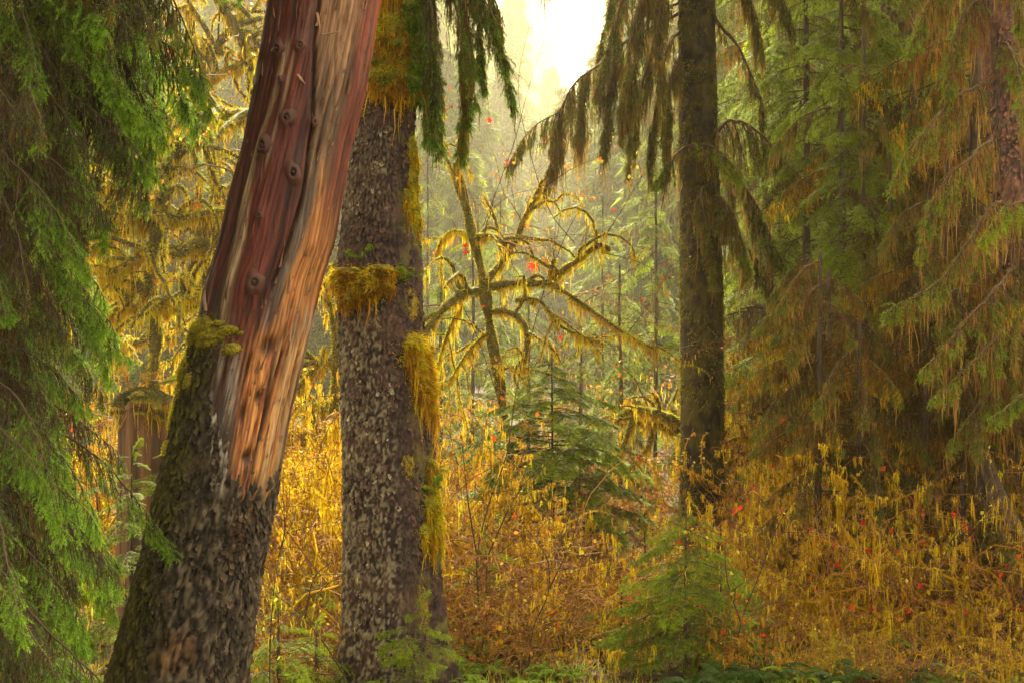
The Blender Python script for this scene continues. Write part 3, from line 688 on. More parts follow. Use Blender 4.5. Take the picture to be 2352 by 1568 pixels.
# ---- the dark moss-covered trunk right of the middle
DK_Y = 20.6
DK_ROWS = [(-1400, 1575, 1632), (-600, 1566, 1638), (0, 1558, 1642), (300, 1560, 1647), (600, 1562, 1659), (900, 1563, 1662), (1200, 1563, 1666), (1260, 1556, 1674), (1310, 1540, 1690)]
dark = Trunk(DK_ROWS, DK_Y, -0.25, P(0, -1300, DK_Y)[2], 90, 420)
def build_dark():
    tr = dark; root = root_empty("dark_mossy_conifer", (0, 0, 0), "tall dark conifer with moss covered trunk and drooping boughs right of the misty gap", "tree")
    ro = fbm(tr.q * 13, 4); f1, f2, idv = worley((tr.T + PI) * 7, tr.Z * 12)
    rad = tr.R * 0.96 + 0.05 * (ro - 0.5) + 0.02 * idv * sstep(0, .3, f2 - f1)
    c = lerp3(C(0.012, 0.008, 0.005), C(0.045, 0.030, 0.014), sstep(0.3, 0.7, ro)); mo = sstep(0.48, 0.6, fbm(tr.q * 6 + 5, 4) + 0.05 * sstep(200, 700, tr.PY))
    c = lerp3(c, C(0.075, 0.06, 0.008), mo * 0.7)
    MB().add(tr.verts(rad), tr.quads()).build("trunk", [M['col']], root, smooth_shade=True, colors=c.reshape(-1, 3))
    n = 30000; z = rng.uniform(tr.zs[0], tr.zs[-1], n); th = rng.uniform(-PI, PI, n); p, nn = tr.at(z, th)
    k = fbm(p * 4 + 2, 3) > 0.42; p, nn = p[k], nn[k]; m = len(p); mb = MB()
    blades(mb, p, nn * 0.6 + rng.normal(size=(m, 3)) * 0.4 - UP * 0.7, 0.05 * rng.uniform(0.4, 1.5, m), 0.014, 0, np.clip(vn(p * 5) * 1.1 - 0.1 + rng.normal(size=m) * 0.12 + 0.3 * sstep(0.0, -0.9, nn[:, 0]), 0, 1))  # left-facing blades paler: the rim of light is put into their colour
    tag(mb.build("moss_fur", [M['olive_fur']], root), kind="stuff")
    return root
dk_root = build_dark()

# ---- the scaly trunk at the right edge
RT_Y = 14.0
RT_ROWS = [(-900, 2180, 2290), (-300, 2222, 2336), (0, 2248, 2362), (250, 2268, 2385), (470, 2288, 2408), (800, 2318, 2440), (1100, 2340, 2468), (1300, 2350, 2490), (1480, 2340, 2520)]
right = Trunk(RT_ROWS, RT_Y, 0.0, P(0, -860, RT_Y)[2], 110, 300)
rt_root = scaly_trunk(right, "leaning_spruce", "red brown scaly spruce trunk behind rusty hanging moss at the right edge", 15, 5.0,
                      (C(0.045, 0.022, 0.022), C(0.13, 0.065, 0.055), C(0.22, 0.09, 0.055)), lambda S, PY, F: 0.25 + 0 * S, 5200, 0.026, 0.3)

# ------------------------------------------------------------------ boughs
def bough_mesh(path, r0, nb, bl, hang=0.6, spread=0.9, ntw=7, twl=0.08, needle=(0.018, 0.003), nneed=9000, bare=0.25, flat=False,
               moss=0, moss_len=0.15, moss_w=0.007, mats=('twig', 'needle'), mossmat='brown_moss', tip_rnd=(0.3, 1.0), s0=0.1, name="bough", tuft=2, seg=26):
    """one conifer bough along a path; returns (mesh, moss mesh or None)"""
    ax = smooth(path, seg); L = np.linalg.norm(np.diff(ax, axis=0), axis=1).sum()
    ax = ax + np.cumsum(rng.normal(size=ax.shape) * L * 0.004, 0)
    mb = MB()
    tt = np.linspace(0, 1, seg)
    tubes(mb, ax, r0 * (1 - 0.88 * tt), 5, 0, 0.4)
    s = np.sort(rng.uniform(s0, 0.99, nb)); k = np.clip((s * (seg - 1)).astype(int), 0, seg - 2); f = (s * (seg - 1) - k)[:, None]
    p = ax[k] * (1 - f) + ax[k + 1] * f; t = nrm(ax[k + 1] - ax[k])
    lat = nrm(np.cross(t, UP) + 1e-6) * np.where(rng.random(nb) < 0.5, 1, -1)[:, None]
    ln = np.interp(s, [0, 0.25, 0.6, 1.0], [0.5, 1.0, 0.95, 0.25]) * bl * rng.uniform(0.6, 1.3, nb)
    d = nrm(t * 0.55 + lat * spread * rng.uniform(0.5, 1.1, (nb, 1)) - UP * hang * rng.uniform(0.1, 0.8, (nb, 1)) + rng.normal(size=(nb, 3)) * 0.12)
    kb = 6; B = np.empty((nb, kb, 3)); B[:, 0] = p; dd = d.copy()
    for j in range(1, kb):
        dd = nrm(dd - UP * hang * 0.42 + rng.normal(size=(nb, 3)) * 0.07); B[:, j] = B[:, j - 1] + dd * (ln / (kb - 1))[:, None]
    tubes(mb, B, np.linspace(1, 0.3, kb)[None] * (r0 * 0.22 + 0.0012), 3, 0, rng.random(nb) * 0.6)
    # second order twigs
    nt = nb * ntw; bi = np.repeat(np.arange(nb), ntw); u = rng.uniform(0.12, 0.98, nt) * (kb - 1.001); a = u.astype(int); fu = (u - a)[:, None]
    tp = B[bi, a] * (1 - fu) + B[bi, a + 1] * fu; td = nrm(B[bi, a + 1] - B[bi, a])
    if flat: la = nrm(np.cross(td, np.cross(lat[bi], t[bi]) + 1e-6))
    else: la = nrm(np.cross(td, rng.normal(size=(nt, 3)) * 0.6 + t[bi]))
    la *= np.where(rng.random(nt) < 0.5, 1, -1)[:, None]
    tl = twl * rng.uniform(0.5, 1.4, nt) * (1.15 - 0.6 * u / (kb - 1))
    d1 = nrm(td * 0.7 + la * 0.75 - UP * hang * 0.25); d2 = nrm(d1 - UP * hang * 0.5)
    TW = np.stack([tp, tp + d1 * tl[:, None] * 0.5, tp + d1 * tl[:, None] * 0.5 + d2 * tl[:, None] * 0.5], 1)
    tubes(mb, TW, np.array([[1, 0.8, 0.4]]) * np.full((nt, 1), r0 * 0.07 + 0.0008), 3, 0, rng.random(nt) * 0.8)
    # needles on twigs, branchlet ends and the tip
    srel = s[bi]; live = rng.random(nt) < np.interp(srel, [0, bare, bare + 0.3, 1], [0.12, 0.25, 0.85, 1.0])
    segs = [(TW[live, 0], TW[live, 1], (u[live] / (kb - 1)) * 0.5 + srel[live] * 0.5), (TW[live, 1], TW[live, 2], (u[live] / (kb - 1)) * 0.5 + srel[live] * 0.5 + 0.15)]
    lb = rng.random(nb) < np.interp(s, [0, bare, 1], [0.2, 0.5, 1.0])
    for j in range(2, kb - 1): segs.append((B[lb, j], B[lb, j + 1], s[lb] * 0.5 + j / kb * 0.5))
    segs.append((ax[-8:-1], ax[-7:], np.ones(7)))
    A0 = np.vstack([x[0] for x in segs]); A1 = np.vstack([x[1] for x in segs]); q = np.concatenate([x[2] for x in segs])
    l = np.linalg.norm(A1 - A0, axis=1); j = rng.choice(len(A0), nneed, p=l / l.sum()); fr = rng.random((nneed, 1))
    b = A0[j] + (A1[j] - A0[j]) * fr; sd = nrm(A1[j] - A0[j])
    if flat:
        nrmv = np.array([0, 0, 1.0]) + rng.normal(size=(nneed, 3)) * 0.25; sidev = nrm(np.cross(sd, nrmv)) * np.where(rng.random(nneed) < 0.5, 1, -1)[:, None]
        nd = sd * 0.5 + sidev * 0.85; fl = np.cross(nd, nrm(nrmv)); fl = nrm(np.cross(nd, fl))
        blades(mb, b, nd, needle[0] * rng.uniform(0.6, 1.2, nneed), needle[1], 1, np.clip(tip_rnd[0] + (tip_rnd[1] - tip_rnd[0]) * q[j] + rng.normal(size=nneed) * 0.10, 0, 1), flat=np.cross(nd, np.cross(nd, nrmv)) * -1)
    else:
        nd = sd * 0.75 + rng.normal(size=(nneed, 3)) * 0.5
        blades(mb, b, nd, needle[0] * rng.uniform(0.6, 1.2, nneed), needle[1], 1, np.clip(tip_rnd[0] + (tip_rnd[1] - tip_rnd[0]) * q[j] ** 1.5 + rng.normal(size=nneed) * 0.10, 0, 1))
    me = mb.mesh(name, [M[mats[0]], M[mats[1]]])
    mm = None
    if moss:
        m2 = MB()
        paths = [ax] + [B[i] for i in range(nb)]
        hb, _, wh, th_, _ = on_paths(paths, moss)
        nc = max(1, moss // 4); hc = hb[:nc]; big = vn(hc * 4 + 9)
        clumps(m2, hc, moss_len * (0.35 + 1.3 * big) * rng.gamma(3.0, 0.33, nc), moss_w, 0, np.clip(vn(hc * 3 + 5) * 0.9 + rng.normal(size=nc) * 0.15, 0, 1), 4, moss_w * 2.2, tuft, moss_w * 3, moss_w * 0.7)
        fuzz(m2, [ax], [r0 * (1 - 0.8 * tt) + 0.004], max(60, moss // 3), moss_w * 2.5, moss_w * 0.6, 0)
        mm = m2.mesh("hanging_moss", [M[mossmat]])
    return me, mm

def arch(L, rise, droop, bend=0.0, n=7):
    x = np.linspace(0, 1, n)
    return np.stack([x * L * (1 - 0.12 * droop * x), bend * L * x ** 2, L * (rise * x - (rise + droop) * x ** 2)], -1)

def add_bough(root, meshes, loc, rz, sc=1.0, ry=0.0, rx=0.0, label=None):
    o = link("bough", meshes[0], root, loc); o.rotation_euler = (rx, ry, rz); o.scale = (sc,) * 3
    if label: o["label"] = label
    if meshes[1] is not None: link("hanging_moss", meshes[1], o)
    return o

def tree_trunk(root, H, r0, r1, mat, sides=10, wob=0.05, name="trunk", lean=(0, 0)):
    z = np.linspace(-0.3, H, 14); t = z / H
    pts = np.stack([lean[0] * t + np.cumsum(rng.normal(size=14)) * wob * 0.1, lean[1] * t + np.cumsum(rng.normal(size=14)) * wob * 0.1, z], -1)
    pts = smooth(pts, 50); tt = np.linspace(0, 1, 50)
    rr = r0 + (r1 - r0) * tt + r0 * 0.35 * np.exp(-tt * 25); mb = MB()
    v, ring = tubes(mb, pts, rr * (1 + 0.08 * rng.normal(size=50)), sides, 0, 0.5)
    vv = mb.v[0]; mb.v[0] = vv + (fbm(vv * 6, 3) - 0.5)[:, None] * nrm(ring.reshape(-1, 3)) * r0 * 0.35
    mb.build(name, [mat], root, smooth_shade=True)
    return lambda h: np.array([np.interp(h, pts[:, 2], pts[:, 0]), np.interp(h, pts[:, 2], pts[:, 1]), h])

# near spruces on the left: fine needles, grey hanging twigs
NEAR = [bough_mesh(arch(1.15, r, d, b), 0.011, 46, 0.34, 0.75, 0.8, 8, 0.085, (0.019, 0.0030), 11000, 0.3, moss=90, moss_len=0.07, moss_w=0.005, mossmat='brown_moss', mats=('twig', 'needle'), tuft=2)
        for r, d, b in ((0.1, 0.55, 0.1), (0.02, 0.7, -0.1), (0.15, 0.75, 0.0), (0.0, 0.5, 0.15))]
BARE = [bough_mesh(arch(1.0, r, d, b), 0.012, 48, 0.42, 1.0, 0.7, 9, 0.10, (0.016, 0.0026), 3500, 0.85, moss=240, moss_len=0.10, moss_w=0.006, mossmat='brown_moss', mats=('twig', 'needle'), tip_rnd=(0.0, 0.95), tuft=2)
        for r, d, b in ((0.1, 0.4, 0.1), (0.0, 0.7, -0.1))]

def near_spruce(px, Y, H, label, n, zlo, reach, green):
    x = P(px, 0, Y)[0]; z0 = gz(x, Y)
    root = root_empty("spruce_tree", (x, Y, z0), label, "spruce", "spruces with drooping boughs at the left edge")
    at = tree_trunk(root, H, 0.13, 0.05, M['bark'])
    for i in range(n):
        h = zlo + (H - zlo) * (i + rng.random()) / n
        az = rng.uniform(-2.6, 1.4) if rng.random() < 0.8 else rng.uniform(-PI, PI)
        L = reach(h + z0) * rng.uniform(0.75, 1.15)
        add_bough(root, NEAR[rng.integers(4)] if rng.random() < green(h + z0) else BARE[rng.integers(2)], at(h), az, L, rng.uniform(-0.05, 0.35), rng.normal() * 0.2)

near_spruce(-90, 6.3, 6.6, "nearest spruce with green tipped boughs drooping across the left edge", 150, 0.05, lambda z: np.interp(z, [1, 2.2, 3.2, 4.4, 6], [0.75, 0.85, 0.62, 0.72, 1.0]), lambda z: np.interp(z, [0.5, 2.6, 3.3, 5.0], [0.9, 0.65, 0.3, 0.4]))
near_spruce(-30, 7.4, 7.6, "spruce with grey hanging twigs behind the nearest green boughs", 130, 0.1, lambda z: np.interp(z, [1, 2.2, 3.2, 4.4, 5.2, 7], [0.8, 0.75, 0.7, 0.9, 1.1, 1.3]), lambda z: np.interp(z, [0.5, 3.0, 3.6, 5.0], [0.8, 0.55, 0.3, 0.4]))
near_spruce(-60, 8.9, 9.0, "darker spruce with drooping grey twigs deep in the left edge foliage", 130, 0.1, lambda z: np.interp(z, [1, 2.2, 3.2, 4.4, 5.2, 7], [0.9, 0.9, 0.8, 0.9, 1.2, 1.5]), lambda z: np.interp(z, [0.5, 3.0, 3.6, 5.0], [0.8, 0.6, 0.4, 0.6]))
near_spruce(-190, 8.2, 8.4, "spruce with long green boughs reaching toward the top of the red snag", 80, 0.2, lambda z: np.interp(z, [1, 3, 4.5, 6, 8], [0.9, 0.9, 0.85, 1.7, 1.7]), lambda z: np.interp(z, [1, 3.5, 4.6, 6], [0.8, 0.55, 0.45, 0.9]))

# mid-distance sprays
HEM = [bough_mesh(arch(1.6, r, d, b), 0.014, 34, 0.55, 0.3, 1.0, 8, 0.16, (0.045, 0.011), 5200, 0.1, flat=True, moss=m, moss_len=0.14, moss_w=0.012, mossmat='brown_moss', mats=('twig', mt), tip_rnd=(0.15, 0.9), seg=20)
       for r, d, b, m, mt in ((0.12, 0.32, 0.1, 60, 'bright'), (0.08, 0.40, -0.08, 120, 'hemlock'), (0.15, 0.36, 0.0, 60, 'hemlock'), (0.1, 0.45, 0.05, 120, 'bright'))]
DRAPE = [bough_mesh(arch(1.7, r, d, b), 0.018, 34, 0.5, 0.8, 0.7, 7, 0.13, (0.040, 0.010), 2600, 0.55, moss=520, moss_len=0.24, moss_w=0.013, mossmat=mm, mats=('twig', 'mid_needle'), seg=20)
         for r, d, b, mm in ((0.08, 0.45, 0.1, 'brown_moss'), (0.0, 0.55, -0.1, 'rust_moss'), (0.1, 0.6, 0, 'brown_moss'), (0.02, 0.4, 0.08, 'orange'))]

def conifer(px, Y, H, r0, label, group, n, zlo, blen, pick, trunk='bark', name="conifer_tree", lean=(0, 0)):
    x = P(px, 0, Y)[0]; z0 = gz(x, Y)
    root = root_empty(name, (x, Y, z0), label, "conifer", group)
    at = tree_trunk(root, H, r0, r0 * 0.35, M[trunk], lean=lean)
    for i in range(n):
        h = zlo + (H * 0.98 - zlo) * (i + rng.random()) / n
        add_bough(root, pick(h + z0), at(h), rng.uniform(-PI, PI), blen(h, H) * rng.uniform(0.7, 1.15), rng.uniform(-0.1, 0.25), rng.normal() * 0.12)
    return root

hem = lambda z: HEM[rng.integers(4)]
dra = lambda z: DRAPE[rng.integers(4)]
def mixp(lo, hi):        # hanging moss low down, green sprays higher
    return lambda z: HEM[rng.integers(4)] if rng.random() < np.interp(z, [lo, hi], [0.12, 0.85]) else DRAPE[rng.integers(4)]
taper = lambda a, b: (lambda h, H: a + (b - a) * (h / H))
GR = "conifers crowding the right side of the clearing"
conifer(1932, 17.5, 8.2, 0.075, "slender conifer with pale green sprays on a bare thin stem beside the dark trunk", GR, 70, 1.2, taper(0.85, 0.45), mixp(2.2, 4.2))
conifer(2035, 20.0, 11.0, 0.12, "taller dark green conifer behind the slender pale one", GR, 60, 1.5, taper(1.1, 0.6), mixp(2.0, 4.6))
conifer(1910, 15.2, 3.6, 0.065, "dead looking stem draped in brown moss below the slender conifer", GR, 26, 0.6, taper(0.5, 0.4), dra)
conifer(2168, 14.2, 5.0, 0.06, "thin dark stem with short mossy stubs between hanging brown curtains", GR, 26, 0.9, taper(0.45, 0.55), dra)
conifer(2232, 15.5, 7.5, 0.12, "dark twin stemmed conifer with rusty curtains before the right edge trunk", GR, 46, 2.2, taper(0.85, 0.7), dra)
conifer(1790, 34.0, 18.0, 0.16, "misty conifer with hanging moss just right of the dark trunk", GR, 80, 2.5, taper(1.5, 0.9), mixp(3.0, 7.0))
conifer(2080, 30.0, 17.0, 0.2, "broad conifer with golden green crown far behind the slender one", GR, 90, 2.0, taper(1.6, 0.9), mixp(2.5, 6.0))
conifer(2330, 19.0, 12.0, 0.16, "conifer hung with brown moss behind the leaning right edge trunk", GR, 80, 1.0, taper(1.3, 0.8), mixp(3.0, 9.0))
conifer(2240, 23.0, 14.0, 0.16, "green conifer filling the gap left of the right edge trunk", GR, 80, 1.5, taper(1.5, 0.9), mixp(2.5, 6.0))
conifer(1715, 52.0, 24.0, 0.2, "pale hazy conifer seen through the boughs of the dark trunk", GR, 80, 2.5, taper(1.7, 1.0), mixp(2.0, 6.0))

conifer(1985, 16.2, 6.5, 0.055, "thin stemmed conifer in brown and green rags standing among the curtains", GR, 50, 1.0, taper(0.7, 0.5), mixp(2.0, 4.2))
conifer(2100, 17.8, 9.0, 0.085, "vivid green conifer just left of the rusty curtains", GR, 54, 1.0, taper(0.85, 0.6), mixp(2.6, 4.4))
conifer(1850, 21.5, 10.0, 0.09, "yellow green conifer with loose sprays close beside the dark trunk", GR, 76, 1.6, taper(1.1, 0.7), mixp(2.0, 4.2))
conifer(1760, 27.0, 13.0, 0.12, "soft green conifer rising behind the boughs of the dark trunk", GR, 80, 1.6, taper(1.3, 0.8), mixp(2.0, 5.0))
conifer(1960, 24.0, 14.0, 0.14, "bright yellowish conifer in the back row behind the slender one", GR, 90, 1.6, taper(1.4, 0.9), mixp(2.0, 5.0))
conifer(2060, 14.6, 3.2, 0.045, "low dead stem hung with ragged brown moss among the gold shrubs", GR, 26, 0.5, taper(0.5, 0.4), dra)

for px, y, h, lab in ((1880, 13.6, 3.6, "dark slim stem with brown rags left of the low dead stem"), (1975, 13.4, 2.9, "short dead stem with rusty rags among knee high gold shrubs"), (2130, 13.8, 4.2, "black slim stem behind ragged brown curtains"),
                        (2205, 13.3, 3.4, "dead stem with stubby mossy arms before the twin conifer"), (2330, 13.6, 3.8, "ragged dark stem at the extreme lower right edge"), (2040, 16.0, 5.0, "dim bare stem in the shade behind the low dead stem")):
    conifer(px, y, h, 0.05, lab, "dark slim stems hung with brown moss", 30, 0.9, taper(0.42, 0.5), dra, name="dead_conifer")

for px, y, h, w0, lab in ((1012, 23.0, 4.6, 0.9, "green hemlock just right of the scaly trunk behind the brush"), (1085, 27.0, 5.4, 1.1, "soft green hemlock directly behind the bare maple's stem"), (1425, 24.0, 4.4, 0.9, "green hemlock behind the right arm of the bare maple"),
                        (1505, 28.0, 7.5, 1.2, "rusty green conifer close to the left side of the dark trunk"), (1215, 31.0, 4.6, 1.1, "pale green hemlock above the feathery young one"), (1335, 27.0, 3.8, 0.9, "low green hemlock right of the feathery young one"),
                        (985, 33.0, 8.0, 1.4, "tall soft conifer in the haze beside the scaly trunk"), (1385, 36.0, 7.0, 1.3, "hazy green conifer under the long drooping bough"), (1150, 40.0, 7.5, 1.4, "hazy conifer seen between the arms of the bare maple")):
    conifer(px, y, h, 0.05, lab, "green hemlocks behind the bare maple", 64, 0.3, taper(w0 * 0.75, w0 * 0.22), lambda z: HEM[rng.integers(4)], name="hemlock_tree")

# ---- hero boughs that hang from the trunks
def hero_bough(root, path, Y, r0, nb, bl, **kw):
    me, mm = bough_mesh(path_px(path, Y), r0, nb, bl, **kw)
    o = link("bough", me, root)
    if mm: link("hanging_moss", mm, o)
    return o
hk = dict(hang=1.0, spread=0.45, ntw=7, twl=0.12, needle=(0.04, 0.011), nneed=5200, bare=0.2, moss=750, moss_len=0.26, moss_w=0.012, mats=('twig', 'mid_needle'), mossmat='brown_moss', seg=26)
# dark conifer: left side
for path, nb, bl, kw in [
    ([(1570, 20), (1470, 80, -.3), (1390, 140, -.5), (1330, 195, -.6), (1285, 265, -.7), (1220, 310, -.7), (1165, 385, -.7)], 84, 0.7, dict(moss=2000, nneed=9000)),
    ([(1565, -160), (1500, -90, -.3), (1440, 0, -.5), (1400, 110, -.6), (1370, 230, -.6)], 46, 0.6, {}),
    ([(1565, -120), (1510, -60, -.6), (1465, 40, -1.0), (1440, 180, -1.1), (1425, 330, -1.1)], 56, 0.6, dict(moss=1500)),
    ([(1565, -200), (1530, -120, -.6), (1520, 20, -1.0), (1530, 200, -1.1), (1535, 330, -1.1)], 56, 0.5, dict(moss=1300)),
    ([(1565, 0), (1520, 40, -.3), (1500, 130, -.5), (1480, 250, -.6), (1470, 390, -.6)], 56, 0.5, dict(moss=1300)),
    ([(1565, -140), (1450, -60, .3), (1400, 60, .4), (1385, 170, .4), (1375, 250, .4)], 56, 0.5, dict(moss=1200)),
    ([(1565, 110), (1545, 170, -.6), (1540, 280, -.7), (1535, 380, -.7)], 44, 0.4, dict(moss=900)),
    ([(1420, 125, -.5), (1405, 190, -.6), (1395, 280, -.6), (1390, 350, -.6)], 40, 0.36, dict(moss=700)),
    ([(1340, 190, -.6), (1335, 250, -.6), (1325, 330, -.6)], 34, 0.32, dict(moss=600)),
    ([(1565, -300), (1480, -260, .5), (1430, -100, .8), (1405, 60, .8), (1410, 190, .8)], 56, 0.6, dict(moss=1300)),
    ([(1565, -60), (1520, -40, -.4), (1480, 60, -.7), (1455, 200, -.9), (1440, 340, -.9)], 50, 0.5, {}),
    ([(1568, 60), (1530, 110, -.4), (1510, 220, -.6), (1500, 330, -.7), (1495, 430, -.7)], 40, 0.42, {}),
    ([(1568, -260), (1480, -200, -.2), (1420, -90, -.2), (1395, 40, -.2)], 44, 0.6, {}),
    ([(1290, 260, -.6), (1280, 330, -.7), (1262, 400, -.7), (1240, 450, -.7)], 26, 0.35, {}),
    ([(1590, 350, -.3), (1620, 330, -.6), (1660, 350, -.8), (1700, 400, -.9)], 30, 0.5, dict(hang=0.5, mats=('twig', 'hemlock'), moss=300)),
    ([(1600, 345, -.3), (1570, 335, -.6), (1540, 370, -.7), (1500, 420, -.8)], 26, 0.4, dict(hang=0.6, moss=300)),
    ([(1630, 330, -.2), (1680, 280, -.5), (1750, 320, -.7), (1830, 420, -.8)], 64, 0.65, dict(mats=('twig', 'mid_needle'), nneed=8000)),
    ([(1640, 420, -.2), (1690, 420, -.5), (1740, 480, -.7), (1800, 600, -.8)], 64, 0.65, dict(mats=('twig', 'mid_needle'), nneed=8000)),
    ([(1630, 470, -.3), (1650, 450, -.6), (1690, 510, -.8), (1720, 620, -.9)], 56, 0.55, dict(mats=('twig', 'hemlock'), nneed=7500)),
    ([(1620, 430, -.3), (1610, 450, -.7), (1625, 540, -.9), (1640, 650, -.9)], 30, 0.4, dict(moss=400)),
    ([(1635, 20, -.1), (1700, 110, -.3), (1750, 220, -.4), (1760, 300, -.4)], 24, 0.3, dict(nneed=2000, moss=350)),
    ([(1635, -200, 0), (1720, -150, -.3), (1790, -40, -.3), (1830, 60, -.3)], 50, 0.6, {}),
    ([(1635, -100, 0), (1690, -80, -.3), (1730, 20, -.3), (1750, 120, -.3)], 40, 0.5, {}),
    ([(1640, 560, -.2), (1700, 560, -.4), (1760, 620, -.5), (1800, 720, -.5)], 34, 0.45, dict(moss=600)),
]:
    k = dict(hk); k.update(kw); hero_bough(dk_root, path, DK_Y, 0.03, nb, bl, **k)
# the scaly spruce: dark curtain right of its top
sk = dict(hang=1.0, spread=0.5, ntw=8, twl=0.09, needle=(0.024, 0.0055), nneed=7500, bare=0.3, moss=650, moss_len=0.16, moss_w=0.007, mats=('twig', 'needle'), mossmat='brown_moss', tip_rnd=(0.1, 0.8))
for path, nb, bl, kw in [
    ([(930, -260), (1000, -190, -.2), (1060, -60, -.3), (1085, 90, -.3), (1095, 230, -.3)], 60, 0.32, {}),
    ([(935, -160), (1010, -130, -.2), (1090, -30, -.3), (1135, 70, -.3), (1165, 150, -.3)], 70, 0.34, {}),
    ([(940, -120), (1000, -90, 0), (1050, 10, 0), (1065, 130, 0), (1068, 290, 0)], 70, 0.34, dict(moss=1200)),
    ([(940, -60), (970, -40, 0), (980, 70, 0), (985, 190, 0), (988, 300, 0)], 60, 0.3, dict(moss=900)),
    ([(930, -220), (1040, -170, 0), (1095, -40, 0), (1110, 60, 0), (1120, 190, 0)], 70, 0.32, {}),
    ([(940, -90), (985, -60, -.2), (1010, 60, -.4), (1022, 200, -.4), (1020, 330, -.4)], 60, 0.26, dict(moss=1100, mossmat='dark_moss')),
    ([(940, -30), (970, -10, .2), (990, 100, .3), (1000, 220, .3), (1005, 360, .3)], 44, 0.26, {}),
    ([(935, -200), (1040, -150, .2), (1110, 0, .3), (1125, 130, .3), (1150, 245, .3)], 50, 0.26, {}),
    ([(1060, 60, .1), (1075, 160, .1), (1070, 270, .1), (1060, 380, .1)], 40, 0.22, dict(moss=700, mossmat='orange')),
    ([(930, -330), (1080, -250, .5), (1200, -90, .7), (1270, 0, .7)], 40, 0.22, {}),
]:
    k = dict(sk); k.update(kw); hero_bough(sp_root, path, SP_Y, 0.016, nb, bl, **k)
# right edge spruce: long rusty curtains with green tips
rk = dict(hang=0.9, spread=0.6, ntw=7, twl=0.11, needle=(0.030, 0.0065), nneed=7500, bare=0.35, moss=900, moss_len=0.24, moss_w=0.009, mats=('twig', 'hemlock'), mossmat='rust_moss', tip_rnd=(0.2, 0.9))
for path, nb, bl, kw in [
    ([(2290, 180), (2200, 230, -.5), (2110, 320, -.9), (2060, 400, -1), (2045, 440, -1)], 60, 0.38, {}),
    ([(2300, 300), (2230, 350, -.6), (2150, 440, -1), (2110, 560, -1.1)], 54, 0.4, {}),
    ([(2340, 460), (2290, 480, -.9), (2230, 560, -1.4), (2150, 660, -1.6), (2030, 745, -1.7)], 66, 0.38, {}),
    ([(2350, 600), (2290, 640, -.9), (2200, 740, -1.4), (2090, 870, -1.6)], 60, 0.4, {}),
    ([(2370, 720), (2310, 760, -1.2), (2230, 830, -1.6), (2130, 905, -1.8)], 56, 0.32, dict(mats=('twig', 'hemlock'), tip_rnd=(0.4, 1.0), bare=0.1)),
    ([(2390, 440), (2350, 470, -1.2), (2310, 500, -1.6), (2270, 560, -1.8)], 40, 0.28, dict(mats=('twig', 'bright'), bare=0.0, moss=400)),
    ([(2400, 880), (2370, 900, -1.2), (2320, 935, -1.6), (2265, 975, -1.8)], 40, 0.26, dict(mats=('twig', 'hemlock'), bare=0.0, moss=200)),
    ([(2260, -100), (2180, -60, -.4), (2120, 20, -.6), (2090, 110, -.7)], 50, 0.4, {}),
    ([(2270, -30), (2220, 20, -.5), (2190, 130, -.7), (2180, 240, -.8)], 44, 0.36, {}),
    ([(2330, 620), (2300, 680, -.9), (2280, 790, -1.0), (2270, 900, -1.0)], 50, 0.36, {}),
    ([(2350, 850), (2300, 880, -.9), (2230, 960, -1.2), (2180, 1050, -1.3)], 50, 0.34, {}),
    ([(2250, -200), (2290, -150, -.9), (2330, -40, -1.3), (2350, 80, -1.4)], 44, 0.34, {}),
    ([(2290, 100), (2310, 110, -.9), (2330, 190, -1.3), (2340, 290, -1.4)], 30, 0.25, dict(moss=300)),
]:
    k = dict(rk); k.update(kw); hero_bough(rt_root, path, RT_Y, 0.02, nb, bl, **k)

# ------------------------------------------------------------------ mossy maples
def sub_branches(paths, rads, n, lo, hi, lmin, lmax, rk, up=0.3, droop=0.5, k=7, jit=0.25):
    b, t, wh, tt, rr = on_paths(paths, n, lo, hi, rads)
    d = rng.normal(size=(n, 3)); d[:, 2] = np.abs(d[:, 2]) * 0.6 + up; d = nrm(nrm(d - t * (d * t).sum(1, keepdims=True)) + t * 0.6)
    L = rng.uniform(lmin, lmax, n); pts = np.empty((n, k, 3)); pts[:, 0] = b
    for j in range(1, k):
        d = nrm(d + rng.normal(size=(n, 3)) * jit - UP * droop * j / k); pts[:, j] = pts[:, j - 1] + d * (L / (k - 1))[:, None]
    r = np.maximum(rr * rk, 0.0022)[:, None] * np.linspace(1, 0.3, k)[None]
    return pts, r

